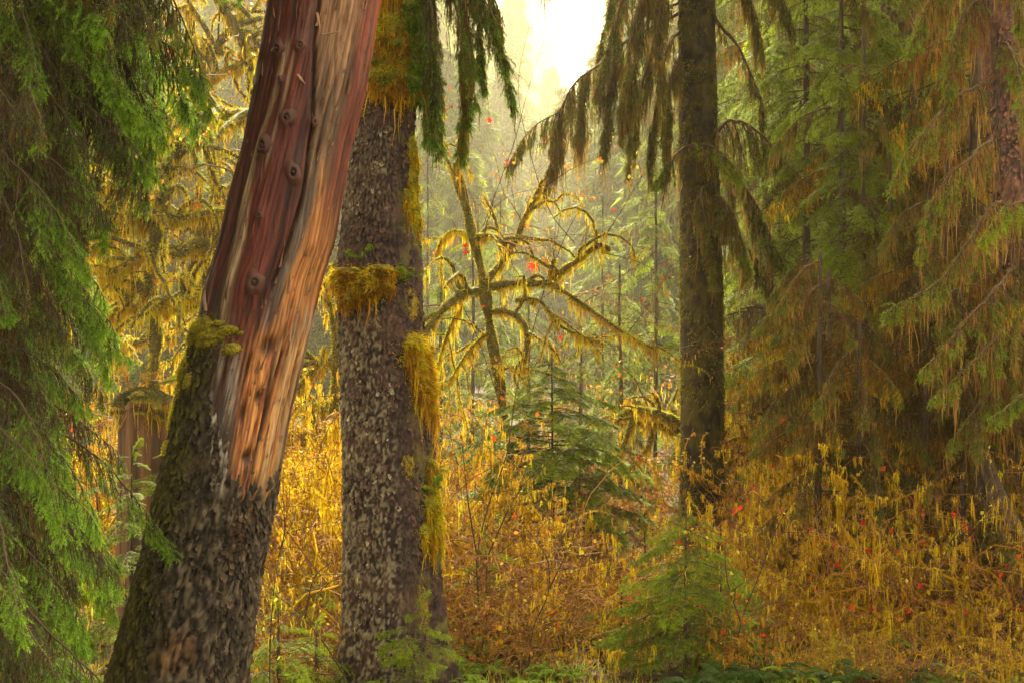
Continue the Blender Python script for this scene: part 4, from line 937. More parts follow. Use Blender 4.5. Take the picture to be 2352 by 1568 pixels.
def maple(name, label, group, Y, trunk, branches, moss='gold', sleeve='green_moss', r_scale=1.0, nsub=5, ntwig=60, hang=260, hang_len=0.14, leafn=60, leaf_size=0.045, tr_r=(14, 7), blade=0.03, density=1.0, leafmat='autumn'):
    """trunk and branches in photo pixels (with depth offsets); moss sleeves, drapes and bare whips"""
    tp = smooth(path_px(trunk, Y), 40); base = tp[0].copy(); base[2] = gz(base[0], base[1]) - 0.15
    tp = smooth(np.vstack([base, path_px(trunk, Y)]), 46); g0 = np.array([base[0], base[1], base[2] + 0.15])
    root = root_empty(name, tuple(g0), label, "tree", group)
    tp = tp - g0; tr = np.interp(np.linspace(0, 1, 46), [0, 0.1, 1], [tr_r[0] * 1.35, tr_r[0], tr_r[1]]) * K * Y
    all_p, all_r = [tp], [tr]
    def limb(nm, p, r, sides=8):
        mb = MB(); lump = r * (1.12 + 0.6 * (fbm(np.c_[np.arange(len(p)) * 0.45, np.full(len(p), p[0, 2] * 7), np.zeros(len(p))], 2) - 0.5) * 2)
        tubes(mb, p, lump, sides, 0)
        L = np.linalg.norm(np.diff(p, axis=0), axis=1).sum(); n = int(L * 900 * density * (0.4 + r.mean() / 0.05))
        fuzz(mb, [p], [lump], n, blade, blade * 0.28, 1)
        o = mb.build(nm, [M['moss_bark'], M[sleeve]], root)
        return o
    limb("trunk", tp, tr, 10)
    for br in branches:
        pts, r0, r1 = br[0], br[1], br[2]
        p = smooth(path_px(pts, Y), 30) - g0; r = np.linspace(r0, r1, 30) * K * Y * r_scale
        all_p.append(p); all_r.append(r)
        o = limb("branch", p, r)
        m = MB(); L = np.linalg.norm(np.diff(p, axis=0), axis=1).sum(); nh = int(hang * L * density)
        b, t, wh, tt, rr = on_paths([p], nh, rad=[r]); b = b - UP * rr[:, None] * 0.7
        cl = vn(b * 9 + 3); ok = cl > 0.35; b, cl = b[ok], cl[ok]
        b, cl = b[::3], cl[::3]; clumps(m, b, hang_len * (0.3 + 1.6 * (cl - 0.35)) * rng.gamma(2, 0.5, len(b)), blade * 0.4, 0, np.clip(rng.normal(0.6, 0.22, len(b)), 0, 1), 6, blade * 0.7, 4, blade * 0.8, blade * 0.22)
        if m.n: m.build("hanging_moss", [M[moss]], o)
    s1, r1 = sub_branches(all_p[1:] if len(all_p) > 1 else all_p, all_r[1:] if len(all_p) > 1 else all_p, nsub * len(branches), 0.1, 1, 0.4, 1.1, 0.55)
    mb = MB(); tubes(mb, s1, r1 * 1.5, 6, 0); fuzz(mb, list(s1), list(r1 * 1.5), int(220 * len(s1) * density), blade * 0.8, blade * 0.24, 1)
    b, t, wh, tt, rr = on_paths(list(s1), int(13 * len(s1) * density)); clumps(mb, b, hang_len * 0.7 * rng.gamma(2, 0.5, len(b)), blade * 0.4, 2, np.clip(rng.normal(0.6, 0.22, len(b)), 0, 1), 5, blade * 0.7, 4, blade * 0.8, blade * 0.22)
    mb.build("side_branches", [M['moss_bark'], M[sleeve], M[moss]], root)
    s2, r2 = sub_branches(list(s1) + all_p[1:], list(r1) + all_r[1:], ntwig, 0.2, 1, 0.3, 1.2, 0.3, 0.5, 0.25, 8, 0.16)
    s3, r3 = sub_branches(list(s2), list(r2), ntwig * 3, 0.2, 1, 0.1, 0.4, 0.6, 0.3, 0.2, 5, 0.2)
    mb = MB(); tubes(mb, s2, np.maximum(r2, 0.003), 4, 0, rng.random(len(s2))); tubes(mb, s3, np.maximum(r3 * 0.7, 0.0016), 3, 0, rng.random(len(s3)))
    b, t, wh, tt, rr = on_paths(list(s2) + list(s3), int(ntwig * 8 * density)); strands(mb, b, hang_len * 0.35 * rng.gamma(2, 0.5, len(b)), blade * 0.3, 1, None, 3, blade * 0.6, blade * 0.17)
    mb.build("twigs", [M['redtwig'], M[moss]], root)
    if leafn:
        mb = MB(); b, t, wh, tt, rr = on_paths(list(s3), leafn); leaves(mb, b, leaf_size * rng.uniform(0.5, 1.3, leafn)); mb.build("leaves", [M[leafmat]], root)
    return root, g0

MP_Y = 17.0
mp_root, mp_g = maple("vine_maple", "bare mossy maple with crooked arms standing in the misty gap at the middle", None, MP_Y,
    [(1186, 1240), (1176, 1100), (1164, 1010), (1158, 960), (1148, 880), (1130, 780), (1118, 700), (1105, 620), (1085, 540), (1072, 480), (1055, 420), (1046, 375)],
    [([(1112, 668), (1060, 675, -.1), (1010, 718, -.3), (972, 765, -.5)], 12, 8), ([(1116, 662), (1180, 650, -.1), (1258, 648, -.2), (1292, 622, -.3), (1340, 588, -.4), (1375, 563, -.5), (1402, 573, -.5)], 12, 6),
     ([(1262, 646, -.2), (1312, 680, -.3), (1370, 722, -.4), (1440, 768, -.5), (1510, 805, -.6)], 8, 3), ([(1112, 650), (1155, 598, .2), (1188, 545, .3), (1204, 502, .4), (1228, 455, .4), (1246, 415, .4)], 11, 5),
     ([(1092, 555), (1105, 542, -.2), (1135, 543, -.3), (1162, 562, -.4)], 9, 7), ([(1088, 540), (1045, 530, .2), (1018, 548, .3), (998, 590, .3)], 5, 2),
     ([(1126, 715), (1158, 714, -.2), (1190, 728, -.3), (1210, 760, -.4), (1205, 832, -.4)], 9, 6), ([(1185, 690, -.3), (1240, 692, -.4), (1290, 750, -.5), (1392, 792, -.5)], 5, 2),
     ([(1262, 640, -.2), (1268, 612, -.3), (1275, 590, -.3)], 6, 4), ([(1128, 760), (1080, 800, -.2), (1030, 880, -.3)], 5, 2), ([(1050, 410), (1020, 350, .1), (1010, 280, .1)], 5, 2),
     ([(1140, 850), (1180, 842, -.3), (1230, 850, -.4), (1290, 870, -.4)], 5, 2), ([(1060, 690), (1020, 790, .1), (1000, 860, .1)], 5, 2)],
    nsub=3, ntwig=130, hang=230, hang_len=0.15, leafn=130, leaf_size=0.05, tr_r=(14, 9), blade=0.026, r_scale=0.72, leafmat='yellow_orange')
# long green whips with a few leaves
def whips(root, g0, Y, paths, r=0.006, leafn=10):
    for pts in paths:
        p = smooth(path_px(pts, Y), 22) - g0; mb = MB(); tubes(mb, p, np.linspace(r, r * 0.3, 22), 5, 0, 0.4)
        s, rr = sub_branches([p], [np.linspace(r, r * 0.3, 22)], 8, 0.25, 1, 0.15, 0.5, 0.6, 0.3, 0.1, 6, 0.14)
        tubes(mb, s, np.maximum(rr, 0.0018), 3, 0, 0.6); b, *_ = on_paths(list(s), leafn); leaves(mb, b, 0.045 * rng.uniform(0.5, 1.3, leafn), 1)
        mb.build("whip", [M['twig'], M['autumn']], root)
whips(mp_root, mp_g, MP_Y, [[(1204, 830, -.5), (1240, 700, -.7), (1275, 570, -.8), (1296, 430, -.9)], [(1320, 560, -.4), (1260, 480, -.2), (1215, 340, 0), (1190, 200, .1), (1215, 60, .1)],
    [(1110, 520, .2), (1180, 330, .3), (1212, 210, .3), (1250, 90, .3)], [(1375, 565, -.5), (1430, 480, -.6), (1470, 410, -.6), (1500, 360, -.6)], [(1260, 640, -.2), (1300, 540, -.1), (1340, 470, 0), (1400, 400, 0)],
    [(1140, 900, -.4), (1090, 760, -.3), (1030, 640, -.3), (990, 560, -.3)], [(1050, 420, .1), (1010, 330, .1), (985, 240, .1)], [(1380, 580, -.5), (1460, 600, -.6), (1540, 640, -.6)],
    [(1430, 780, -.5), (1490, 700, -.5), (1540, 620, -.5)], [(1250, 430, .4), (1330, 380, .4), (1420, 350, .4)], [(1300, 690, -.4), (1380, 660, -.4), (1450, 620, -.4), (1530, 560, -.4)]], 0.006, 12)
RED = maple_leaf_mb(0.075).mesh("leaf", [M['red'], M['redtwig']])
for (px, py, dy, sc, ry, lab) in ((1226, 608, -0.75, 1.55, 0.2, "bright red maple leaf hanging alone"), (1126, 275, .2, 0.9, 0.6, None), (1068, 562, -.3, 0.9, -0.5, None), (1072, 578, -.3, 0.8, 0.9, None), (1290, 775, -.5, 0.7, 2.0, None), (1410, 480, -.5, 0.45, 0.3, None)):
    o = link("leaf", RED, mp_root, tuple(P(px, py, MP_Y + dy) - mp_g)); o.rotation_euler = (0.15, ry, 0.3); o.scale = (sc,) * 3
    if lab: o["label"] = lab

GL = "golden mossy maples behind the left spruces"
ml = dict(moss='gold', sleeve='green_moss', nsub=9, ntwig=60, r_scale=1.05, hang=330, hang_len=0.15, leafn=120, leaf_size=0.05, blade=0.036)
maple("mossy_maple", "golden maple whose thick arching limb sweeps left from behind the red snag", GL, 14.5,
    [(365, 1000), (352, 900), (356, 790), (352, 700), (345, 620), (360, 540), (380, 480)],
    [([(650, 240, .6), (545, 268, .3), (470, 272, .1), (430, 330), (390, 372), (358, 422), (300, 440, -.2), (190, 430, -.4)], 15, 6), ([(380, 480), (372, 420), (385, 380)], 11, 9),
     ([(365, 450), (400, 500, -.2), (470, 490, -.3), (530, 485, -.3)], 10, 5), ([(345, 500), (250, 492, -.2), (190, 530, -.4), (150, 560, -.5)], 11, 5), ([(340, 510), (260, 545, .3), (170, 595, .4)], 10, 4),
     ([(350, 690), (310, 640, .2), (300, 690, .2), (260, 650, .3)], 8, 4), ([(360, 700), (420, 705, -.3), (470, 682, -.4)], 11, 8), ([(352, 720), (300, 700, .4), (250, 720, .5)], 7, 3), ([(350, 560), (300, 600, -.3), (230, 640, -.4)], 8, 4)], tr_r=(15, 11), **ml)
maple("mossy_maple", "maple with bright yellow moss clumps high between the spruce boughs and the snag", GL, 17.0,
    [(560, 900), (545, 760), (520, 600), (500, 470), (478, 330), (462, 210), (470, 130)],
    [([(470, 150), (500, 100, .2), (540, 50, .3), (560, 10, .3)], 10, 5), ([(500, -20, -.5), (530, 45, -.4), (560, 85, -.4), (600, 110, -.4)], 12, 8), ([(470, 140), (430, 110, -.3), (380, 120, -.4)], 9, 4),
     ([(462, 210), (500, 170, -.3), (560, 150, -.5)], 9, 5), ([(480, 330), (420, 280, .4), (340, 270, .6), (260, 300, .6)], 9, 4), ([(520, 600), (460, 560, -.4), (390, 590, -.7)], 16, 9), ([(640, 440, .3), (560, 500, 0), (460, 565, -.4)], 15, 15),
     ([(500, 470), (560, 400, .3), (620, 330, .4)], 9, 4), ([(462, 190), (440, 60, .2), (430, -40, .3)], 8, 4), ([(540, 740), (480, 760, -.3), (420, 820, -.4)], 8, 4)], tr_r=(17, 10), **ml)
maple("mossy_maple", "dim mossy maple among gold leaves deep behind the left spruces", GL, 20.0,
    [(230, 1000), (240, 850), (225, 700), (245, 560), (235, 420), (260, 300)],
    [([(245, 560), (180, 480, .3), (120, 420, .4)], 9, 4), ([(235, 420), (300, 360, -.3), (380, 330, -.4)], 9, 4), ([(260, 300), (330, 210, .3), (420, 170, .4)], 8, 4), ([(240, 700), (320, 640, -.4), (420, 640, -.5)], 9, 4), ([(225, 690), (150, 650, .4), (60, 650, .4)], 8, 4),
     ([(235, 850), (300, 790, -.3), (400, 780, -.3)], 8, 4), ([(255, 320), (200, 220, .2), (140, 160, .3)], 8, 3)], tr_r=(14, 8), **ml)
maple("mossy_maple", "mossy maple stems glimpsed in the gap between the snag and the scaly trunk", GL, 18.0,
    [(770, 1250), (775, 1100), (768, 950), (772, 820), (765, 700), (770, 600)],
    [([(770, 700), (740, 640, .2), (720, 560, .3)], 7, 3), ([(770, 820), (720, 850, -.2), (680, 900, -.3)], 8, 4), ([(770, 950), (720, 940, .2), (650, 940, .3), (600, 960, .3)], 7, 3), ([(772, 1080), (700, 1060, -.2), (620, 1090, -.3)], 7, 3), ([(765, 1000), (700, 1010, .2), (640, 1040, .2)], 7, 3), ([(770, 760), (800, 700, .2)], 6, 3)], tr_r=(12, 7), **ml)
maple("mossy_maple", "low mossy maple with two green arms reaching left from behind the dark trunk", GL.replace("left spruces", "dark trunk"), 21.6,
    [(1605, 1240), (1600, 1150), (1600, 1060), (1596, 985), (1590, 960)],
    [([(1590, 985), (1555, 965, -.3), (1500, 945, -.5), (1445, 940, -.6), (1412, 968, -.7)], 9, 5), ([(1592, 1000), (1540, 980, -.2), (1480, 968, -.3), (1420, 972, -.4)], 8, 4), ([(1460, 942, -.6), (1440, 1000, -.7), (1410, 1070, -.8)], 6, 3), ([(1500, 970, -.3), (1490, 1020, -.4), (1440, 1090, -.4)], 5, 3),
     ([(1590, 960), (1640, 900, .3), (1700, 860, .3)], 6, 3), ([(1598, 1060), (1680, 1010, -.2), (1760, 1000, -.3)], 6, 3)], tr_r=(13, 9), moss='gold', sleeve='green_moss', nsub=4, ntwig=60, hang=240, hang_len=0.2, leafn=80, leaf_size=0.06, blade=0.035)

# moss-topped stump behind the snag
def build_stump():
    Y = 12.5; c = P(335, 1000, Y); g = np.array([c[0], Y, gz(c[0], Y)]); top = P(335, 925, Y)[2] - g[2]; r = 62 * K * Y
    root = root_empty("mossy_stump", tuple(g), "rotten red brown stump with a moss cap behind the left spruce boughs", "stump")
    nt, nv = 64, 40; T, Z = np.meshgrid(np.linspace(-PI, PI, nt, endpoint=False), np.linspace(-0.2, top, nv))
    gr = fbm(np.stack([np.sin(T) * 7, np.cos(T) * 7, Z * 0.8], -1), 4)
    rad = r * (1 + 0.16 * (gr - 0.5) * 2 + 0.25 * np.exp(-Z * 3))
    v = np.stack([rad * np.sin(T), -rad * np.cos(T), Z + (gr - 0.5) * 0.12 * (Z > top * 0.9)], -1); idx = np.arange(nt * nv).reshape(nv, nt); nx = np.roll(idx, -1, 1)
    cc = lerp3(C(0.035, 0.013, 0.006), C(0.14, 0.06, 0.018), sstep(0.35, 0.65, gr))
    MB().add(v, np.stack([idx[:-1], nx[:-1], nx[1:], idx[1:]], -1).reshape(-1, 4)).build("trunk", [M['wood']], root, smooth_shade=True, colors=cc.reshape(-1, 3))
    mb = MB(); A, Rr = np.meshgrid(np.linspace(0, 2 * PI, 40, endpoint=False), np.linspace(0, 1, 12)); h = top + 0.10 * (1 - Rr ** 2) * (0.6 + fbm(np.stack([np.cos(A) * Rr * 3, np.sin(A) * Rr * 3, 0 * A], -1), 3)) - 0.1 * sstep(0.8, 1, Rr)
    vv = np.stack([np.cos(A) * Rr * r * 1.12, np.sin(A) * Rr * r * 1.12, h], -1); idx = np.arange(A.size).reshape(A.shape); nx = np.roll(idx, -1, 1)
    mb.add(vv, np.stack([idx[:-1], nx[:-1], nx[1:], idx[1:]], -1).reshape(-1, 4), 0)
    n = 3500; a = rng.random(n) * 2 * PI; q = np.sqrt(rng.random(n)) * 1.05; p = np.stack([np.cos(a) * q * r * 1.12, np.sin(a) * q * r * 1.12, top + 0.12 * (1 - q ** 2) - 0.05 * (q > 0.9)], -1)
    blades(mb, p, rng.normal(size=(n, 3)) * 0.5 + np.stack([np.cos(a) * q, np.sin(a) * q, 0.8 - q], -1), 0.035, 0.008, 1, np.clip(vn(p * 9), 0, 1))
    e = rng.random(200) * 2 * PI; strands(mb, np.stack([np.cos(e) * r * 1.1, np.sin(e) * r * 1.1, np.full(200, top)], -1), 0.15 * rng.gamma(2, .5, 200), 0.012, 2)
    mb.v = [q + np.stack([(fbm(q * 5, 3) - .5) * .16, (fbm(q * 5 + 9, 3) - .5) * .16, (fbm(q * 4 + 5, 3) - .5) * .22], -1) for q in mb.v]
    mb.build("moss_cap", [M['moss_base'], M['dark_moss'], M['orange']], root)
build_stump()

# ------------------------------------------------------------------ young conifers in the clearing
SPRAY = [bough_mesh(arch(1.0, 0.15, d + 0.05, b), 0.007, 52, 0.21, 0.22, 1.0, 9, 0.075, (0.022, 0.0060), 7500, 0.02, flat=True, moss=m, moss_len=0.06, moss_w=0.006, mats=('twig', mt), tip_rnd=(0.2, 0.9), seg=16)
         for d, b, m, mt in ((0.22, 0.08, 12, 'bright'), (0.28, -0.06, 12, 'bright'), (0.18, 0.0, 12, 'hemlock'))]
DEADSPRAY = [bough_mesh(arch(1.0, 0.05, 0.3, b), 0.008, 30, 0.32, 0.15, 1.0, 9, 0.10, (0.018, 0.004), 2600, 0.0, flat=True, moss=60, moss_len=0.08, moss_w=0.007, mats=('redtwig', 'deadneedle'), mossmat='orange', seg=16) for b in (0.06, -0.05)]
def young(px, pyt, Y, label, w, n, name="young_hemlock", dead=0.0, meshes=None, group="young conifers in the clearing"):
    x = P(px, 0, Y)[0]; z0 = gz(x, Y); H = P(0, pyt, Y)[2] - z0
    root = root_empty(name, (x, Y, z0), label, "young conifer", group); at = tree_trunk(root, H, 0.028, 0.006, M['bark'], 7, 0.02)
    ms = meshes or SPRAY
    for i in range(n):
        t = (i + rng.random()) / n; h = H * (0.08 + 0.9 * t)
        L = w * np.interp(t, [0, 0.35, 0.6, 0.9, 1], [0.85, 1.0, 0.95, 0.5, 0.18]) * rng.uniform(0.6, 1.25)
        add_bough(root, DEADSPRAY[rng.integers(2)] if t < dead else ms[rng.integers(len(ms))], at(h), i * 2.4 + rng.normal() * 0.3, L, rng.uniform(-0.14, 0.14) - 0.12 * t)
    lead = link("bough", ms[0][0], root, tuple(at(H * 0.93))); lead.rotation_euler = (0, -1.3, rng.random() * 6); lead.scale = (0.2,) * 3
young(1271, 812, 16.0, "young hemlock with tiers of flat feathery green sprays at the middle of the clearing", 1.12, 105, dead=0.26)
young(1330, 1050, 15.4, "smaller dead brown young conifer leaning under the feathery hemlock", 0.55, 20, "dead_young_conifer", dead=1.0)
YB = [bough_mesh(arch(1.0, 0.1, 0.3, b), 0.008, 30, 0.30, 0.25, 0.95, 9, 0.10, (0.022, 0.005), 6500, 0.02, moss=m, moss_len=0.06, moss_w=0.006, mats=('twig', mt), mossmat='gold', tip_rnd=(0.1, 0.9), seg=16) for b, m, mt in ((0.05, 12, 'bright'), (-0.05, 12, 'hemlock'))]
young(1575, 1165, 11.6, "bushy little spruce with dark skirts in front of the base of the dark trunk", 0.6, 60, "young_spruce", 0.0, [YB[1], YB[1], YB[0]])
young(1655, 1275, 12.2, "squat green conifer seedling just behind the bushy little spruce", 0.5, 44, "young_spruce", 0.0, [YB[1], YB[0]])
young(640, 1395, 10.6, "bright green conifer seedling at the foot of the leaning snag", 0.42, 22, "young_spruce", 0.0, [SPRAY[0], YB[0]])
young(725, 1440, 10.9, "tiny light green seedling between snag and scaly trunk", 0.36, 18, "young_spruce", 0.0, [SPRAY[1], YB[0]])
young(950, 1390, 10.3, "wispy olive seedling before the right foot of the scaly trunk", 0.4, 22, "young_spruce", 0.0, [YB[0]])
young(300, 1020, 9.8, "feathery light green young conifer between the left spruce and the snag", 0.5, 40, "young_hemlock", 0.1)
young(395, 1000, 12.0, "small hemlock with yellow green sprays close behind the snag", 0.5, 36, "young_hemlock", 0.0, [SPRAY[0], YB[0]])
young(445, 770, 13.6, "thin hemlock standing behind the bark edge of the snag", 0.5, 40, "young_hemlock", 0.0, [SPRAY[2], YB[0]])

# ------------------------------------------------------------------ shrubs of the understorey
def shrub_parts(h, nst, ntw, nmoss, nleaf, spread, leafmat, mossmat, mlen, twig='redtwig', fat=1.7):
    a = rng.random(nst) * 2 * PI; k = 10; pts = np.empty((nst, k, 3)); pts[:, 0] = np.stack([np.cos(a), np.sin(a), 0 * a], -1) * 0.06 * h
    d = nrm(np.stack([np.cos(a) * spread, np.sin(a) * spread, np.ones(nst)], -1)); L = h * rng.uniform(0.75, 1.25, nst)
    for j in range(1, k):
        d = nrm(d + rng.normal(size=(nst, 3)) * 0.26 + np.stack([np.cos(a), np.sin(a), 0 * a], -1) * 0.05 - UP * 0.10 * spread * j / k * 2); pts[:, j] = pts[:, j - 1] + d * (L / (k - 1))[:, None]
    r = np.linspace(1, 0.3, k)[None] * rng.uniform(0.006, 0.012, nst)[:, None]
    s1, r1 = sub_branches(list(pts), list(r), ntw, 0.15, 1, 0.2 * h, 0.55 * h, 0.55, 0.25, 0.35, 7, 0.22)
    s2, r2 = sub_branches(list(s1), list(r1), ntw * 3, 0.1, 1, 0.08 * h, 0.25 * h, 0.6, 0.15, 0.3, 5, 0.25)
    mb = MB(); tubes(mb, pts, r, 5, 0, rng.random(nst) * 0.5); tubes(mb, s1, np.maximum(r1, 0.003), 4, 0, rng.random(len(s1))); tubes(mb, s2, np.maximum(r2, 0.0022), 3, 0, 0.3 + 0.7 * rng.random(len(s2)))
    st = mb.mesh("shrub", [M[twig]])
    m2 = MB(); allp = list(pts) + list(s1) + list(s2); b, t, wh, tt, rr = on_paths(allp, nmoss)
    nc = nmoss // 5; b = b[:nc]; cl = vn(b * 5 + 2)
    clumps(m2, b, mlen * (0.35 + 1.1 * cl) * rng.gamma(3, 0.33, nc), 0.009, 0, np.clip(cl * 0.8 + rng.normal(size=nc) * 0.2, 0, 1), 5, 0.016, 4, 0.026, 0.007)
    thick = rng.random(nst) < (0.6 if fat < 2 else 1.0); tp = [p for p, k_ in zip(pts, thick) if k_] + [p for p in s1[::4]]; tq = [q * fat for q, k_ in zip(r, thick) if k_] + [q * 2.2 for q in r1[::4]]
    for p, q in zip(tp, tq): tubes(m2, p, q * rng.uniform(0.7, 1.4, len(q)), 6, 0, 0.35)
    fuzz(m2, tp, tq, nmoss * 2, 0.024, 0.008, 0, rnd=np.clip(rng.normal(0.6, 0.22, nmoss * 2), 0, 1))
    ms = m2.mesh("hanging_moss", [M[mossmat]])
    m3 = MB(); b, *_ = on_paths(list(s2), nleaf); leaves(m3, b, 0.05 * rng.uniform(0.5, 1.4, nleaf)); lf = m3.mesh("leaves", [M[leafmat]])
    return st, ms, lf

M['late'] = M['yellow_orange']
SHR = [shrub_parts(1.5, 8, 56, 1300, 36, 0.5, 'late', 'gold', 0.13), shrub_parts(1.6, 9, 60, 1300, 30, 0.7, 'late', 'orange', 0.13), shrub_parts(1.4, 7, 60, 900, 60, 0.8, 'red', 'orange', 0.10),
       shrub_parts(1.7, 8, 44, 1700, 30, 0.4, 'autumn', 'gold', 0.18), shrub_parts(1.5, 9, 74, 800, 60, 0.9, 'late', 'rust_moss', 0.09), shrub_parts(1.3, 8, 60, 700, 60, 0.9, 'yellow_leaf', 'green_moss', 0.08), shrub_parts(1.6, 11, 90, 260, 26, 0.8, 'autumn', 'gold', 0.06), shrub_parts(1.9, 4, 22, 1500, 14, 0.55, 'late', 'gold', 0.15, 'redtwig', 3.6)]
SH_LABEL = ["golden shrub shaggy with hanging moss in the undergrowth", "orange brown shrub draped with moss in the undergrowth", "tangled shrub dotted with red leaves in the undergrowth",
            "upright shrub with long golden moss beards in the undergrowth", "wide twiggy orange shrub in the undergrowth", "greenish twiggy shrub with a few yellow leaves in the undergrowth", "bare red twigged shrub with arching whips in the undergrowth", "clump of crooked mossy stems"]
shrub_seen = {}
LAND = [(330, "under the left spruces"), (600, "behind the leaning snag"), (800, "between snag and scaly trunk"), (1020, "behind the scaly trunk"), (1150, "below the bare maple"), (1400, "around the young hemlock"),
        (1550, "left of the dark trunk"), (1720, "at the dark trunk's foot"), (1900, "right of the dark trunk"), (2150, "below the slender conifer"), (9999, "below the right edge trunk")]
def place(x, y, h, lo, hi, d0, d1):
    px = x / (K * y) + 1176; where = next(t for m_, t in LAND if px < m_)
    return ("low" if h < lo else "tall" if h > hi else "knee-high"), ("front row" if y < d0 else "middle rows" if y < d1 else "back rows"), where
SH_SHORT = ["golden shrub shaggy with moss", "orange brown mossy shrub", "tangled red leaved shrub", "shrub with long golden beards", "wide twiggy orange shrub", "greenish twiggy shrub", "bare red twigged shrub", "crooked mossy stems"]
def put_shrub(kind, x, y, h):
    st, ms, lf = SHR[kind]; z = gz(x, y)
    if kind not in shrub_seen:
        o = link("shrub", st, None); tag(o, SH_LABEL[kind], "shrub", ["golden mossy shrubs", "orange mossy shrubs", "red leaved shrubs", "bearded golden shrubs", "wide twiggy shrubs", "greenish shrubs", "bare red twigged shrubs", "crooked mossy stems"][kind])
        link("hanging_moss", ms, o); link("leaves", lf, o); shrub_seen[kind] = o
    else:
        o = copy_tree(shrub_seen[kind])
    a_, b_, c_ = place(x, y, h, 0.8, 1.35, 13.5, 18.0); o["label"] = f"{a_} {SH_SHORT[kind]}, {b_}, {c_}"
    o.location = (x, y, z - 0.03); o.rotation_euler = (0, 0, rng.random() * 6.28); o.scale = (h / 1.5,) * 3
def band(n, y0, y1, px0, px1, h0, h1, kinds):
    for i in range(n):
        y = y0 + (y1 - y0) * rng.random() ** 0.8; px = px0 + (px1 - px0) * (i + rng.random()) / n; x = (px - 1176) * K * y
        if abs(y - 16.0) < 0.9 and 1150 < px < 1400 and h0 > 0.9: continue
        if y < 21 and (1400 if y < 17 else 1330) < px < (1790 if y < 17 else 1860) and h0 > 0.6: put_shrub(int(rng.choice(kinds)), x, y, rng.uniform(0.35, 0.6)); continue
        put_shrub(int(rng.choice(kinds)), x, y, rng.uniform(h0, h1))
band(20, 11.6, 14.0, 1020, 1800, 0.45, 1.0, [4, 2, 6, 4, 5, 3])
band(18, 12.0, 15.5, 1010, 1440, 0.9, 1.45, [6, 6, 7, 4])
band(22, 14.0, 18.0, 1000, 1800, 0.8, 1.4, [4, 4, 2, 3, 6, 5])
band(22, 18.5, 24.0, 980, 1780, 1.3, 1.9, [0, 1, 4, 4, 6, 2])
band(12, 28.0, 40.0, 960, 1700, 1.6, 2.6, [0, 1, 4, 5])
band(20, 11.4, 14.0, 1720, 2420, 0.5, 1.0, [0, 6, 2, 4, 3, 5])
band(24, 12.0, 15.0, 1760, 2420, 1.0, 1.7, [3, 7, 6, 2, 4, 2])
band(16, 15.0, 21.0, 1720, 1920, 1.4, 2.2, [0, 1, 2, 3, 6])
band(14, 15.0, 18.0, 1880, 2420, 0.8, 1.3, [0, 4, 2, 3, 6])
band(10, 21.0, 27.0, 1680, 2000, 1.8, 2.4, [0, 1, 3])
band(24, 13.0, 21.0, 560, 860, 0.9, 2.1, [0, 6, 2, 4, 7, 3])
band(12, 11.0, 13.0, 590, 780, 0.5, 0.9, [6, 4, 5])
band(10, 12.8, 19.0, 580, 840, 1.2, 2.0, [6, 7])
band(18, 12.5, 22.0, 0, 560, 1.2, 2.2, [0, 1, 3, 5])
band(6, 7.6, 9.0, -60, 60, 0.5, 0.7, [5])
seed_seen = {}
for i in range(20):
    y = rng.uniform(12.2, 18.5); px = [1040, 1085, 1165, 1430, 1480, 1730, 1790, 1850, 1960, 2070, 2200, 2290, 600, 690, 740, 1390, 1120, 1830, 2140, 2350][i]; x = (px - 1176) * K * y; h = rng.uniform(0.5, 1.15)
    where = next(t for m_, t in LAND if px < m_)
    r_ = young(px, 784 + (CZ - gz(x, y) - h) / (K * y), y, f"{['small', 'shaggy', 'pale', 'lopsided', 'dark'][i % 5]} {['hemlock', 'conifer', 'spruce', 'fir like'][i % 4]} seedling {'half hidden in' if y < 15 else 'deep in'} the brush, {where}", 0.34 * h + 0.12, 16, "young_hemlock", 0.25, [SPRAY[i % 3], YB[i % 2]], "seedlings scattered through the brush")

# ---- bare saplings
def sapling(label, paths, Y, r=0.009):
    g = P(paths[0][0][0], 0, Y); g[2] = gz(g[0], Y); root = None; mb = MB(); ps = []
    for p in paths:
        q = path_px(p, Y) - g
        ps.append(smooth(q, 26))
    if ps[0][0, 2] > 0.02: ps[0] = smooth(np.vstack([[ps[0][0, 0], 0, -0.05], ps[0][::5]]), 30)
    for p in ps: tubes(mb, p, np.linspace(r, r * 0.35, len(p)), 6, 0, 0.25)
    rr_ = [np.linspace(r, r * .35, len(p)) for p in ps]
    s, rr = sub_branches(ps, rr_, 14 * len(ps), 0.2, 1, 0.2, 0.7, 0.55, 0.4, 0.1, 7, 0.14); tubes(mb, s, np.maximum(rr, 0.0022), 4, 0, 0.4)
    o = mb.build("bare_sapling", [M['twig']], None, tuple(g)); tag(o, label, "sapling", "thin bare saplings in the clearing")
    m2 = MB(); b, *_ = on_paths(list(s) + ps, 160); strands(m2, b, 0.05 * rng.gamma(2, .5, 160), 0.006, 0, None, 3, 0.02, 0.004); m2.build("hanging_moss", [M['gold']], o)
    m3 = MB(); b, *_ = on_paths(list(s), 14); leaves(m3, b, 0.04); m3.build("leaves", [M['yellow_leaf']], o)
sapling("dark forked sapling right of the scaly trunk", [[(1100, 1400), (1095, 1290), (1115, 1180), (1160, 1060), (1185, 900), (1205, 800)], [(1100, 1330), (1140, 1230), (1190, 1130), (1250, 1060)], [(1100, 1300), (1075, 1150), (1060, 1000)]], 12.4)
sapling("thin whip sapling crossing the orange undergrowth", [[(1215, 1520), (1225, 1440), (1262, 1350), (1255, 1280), (1200, 1200), (1165, 1150)], [(1262, 1350), (1310, 1250), (1330, 1180)]], 11.6, 0.007)
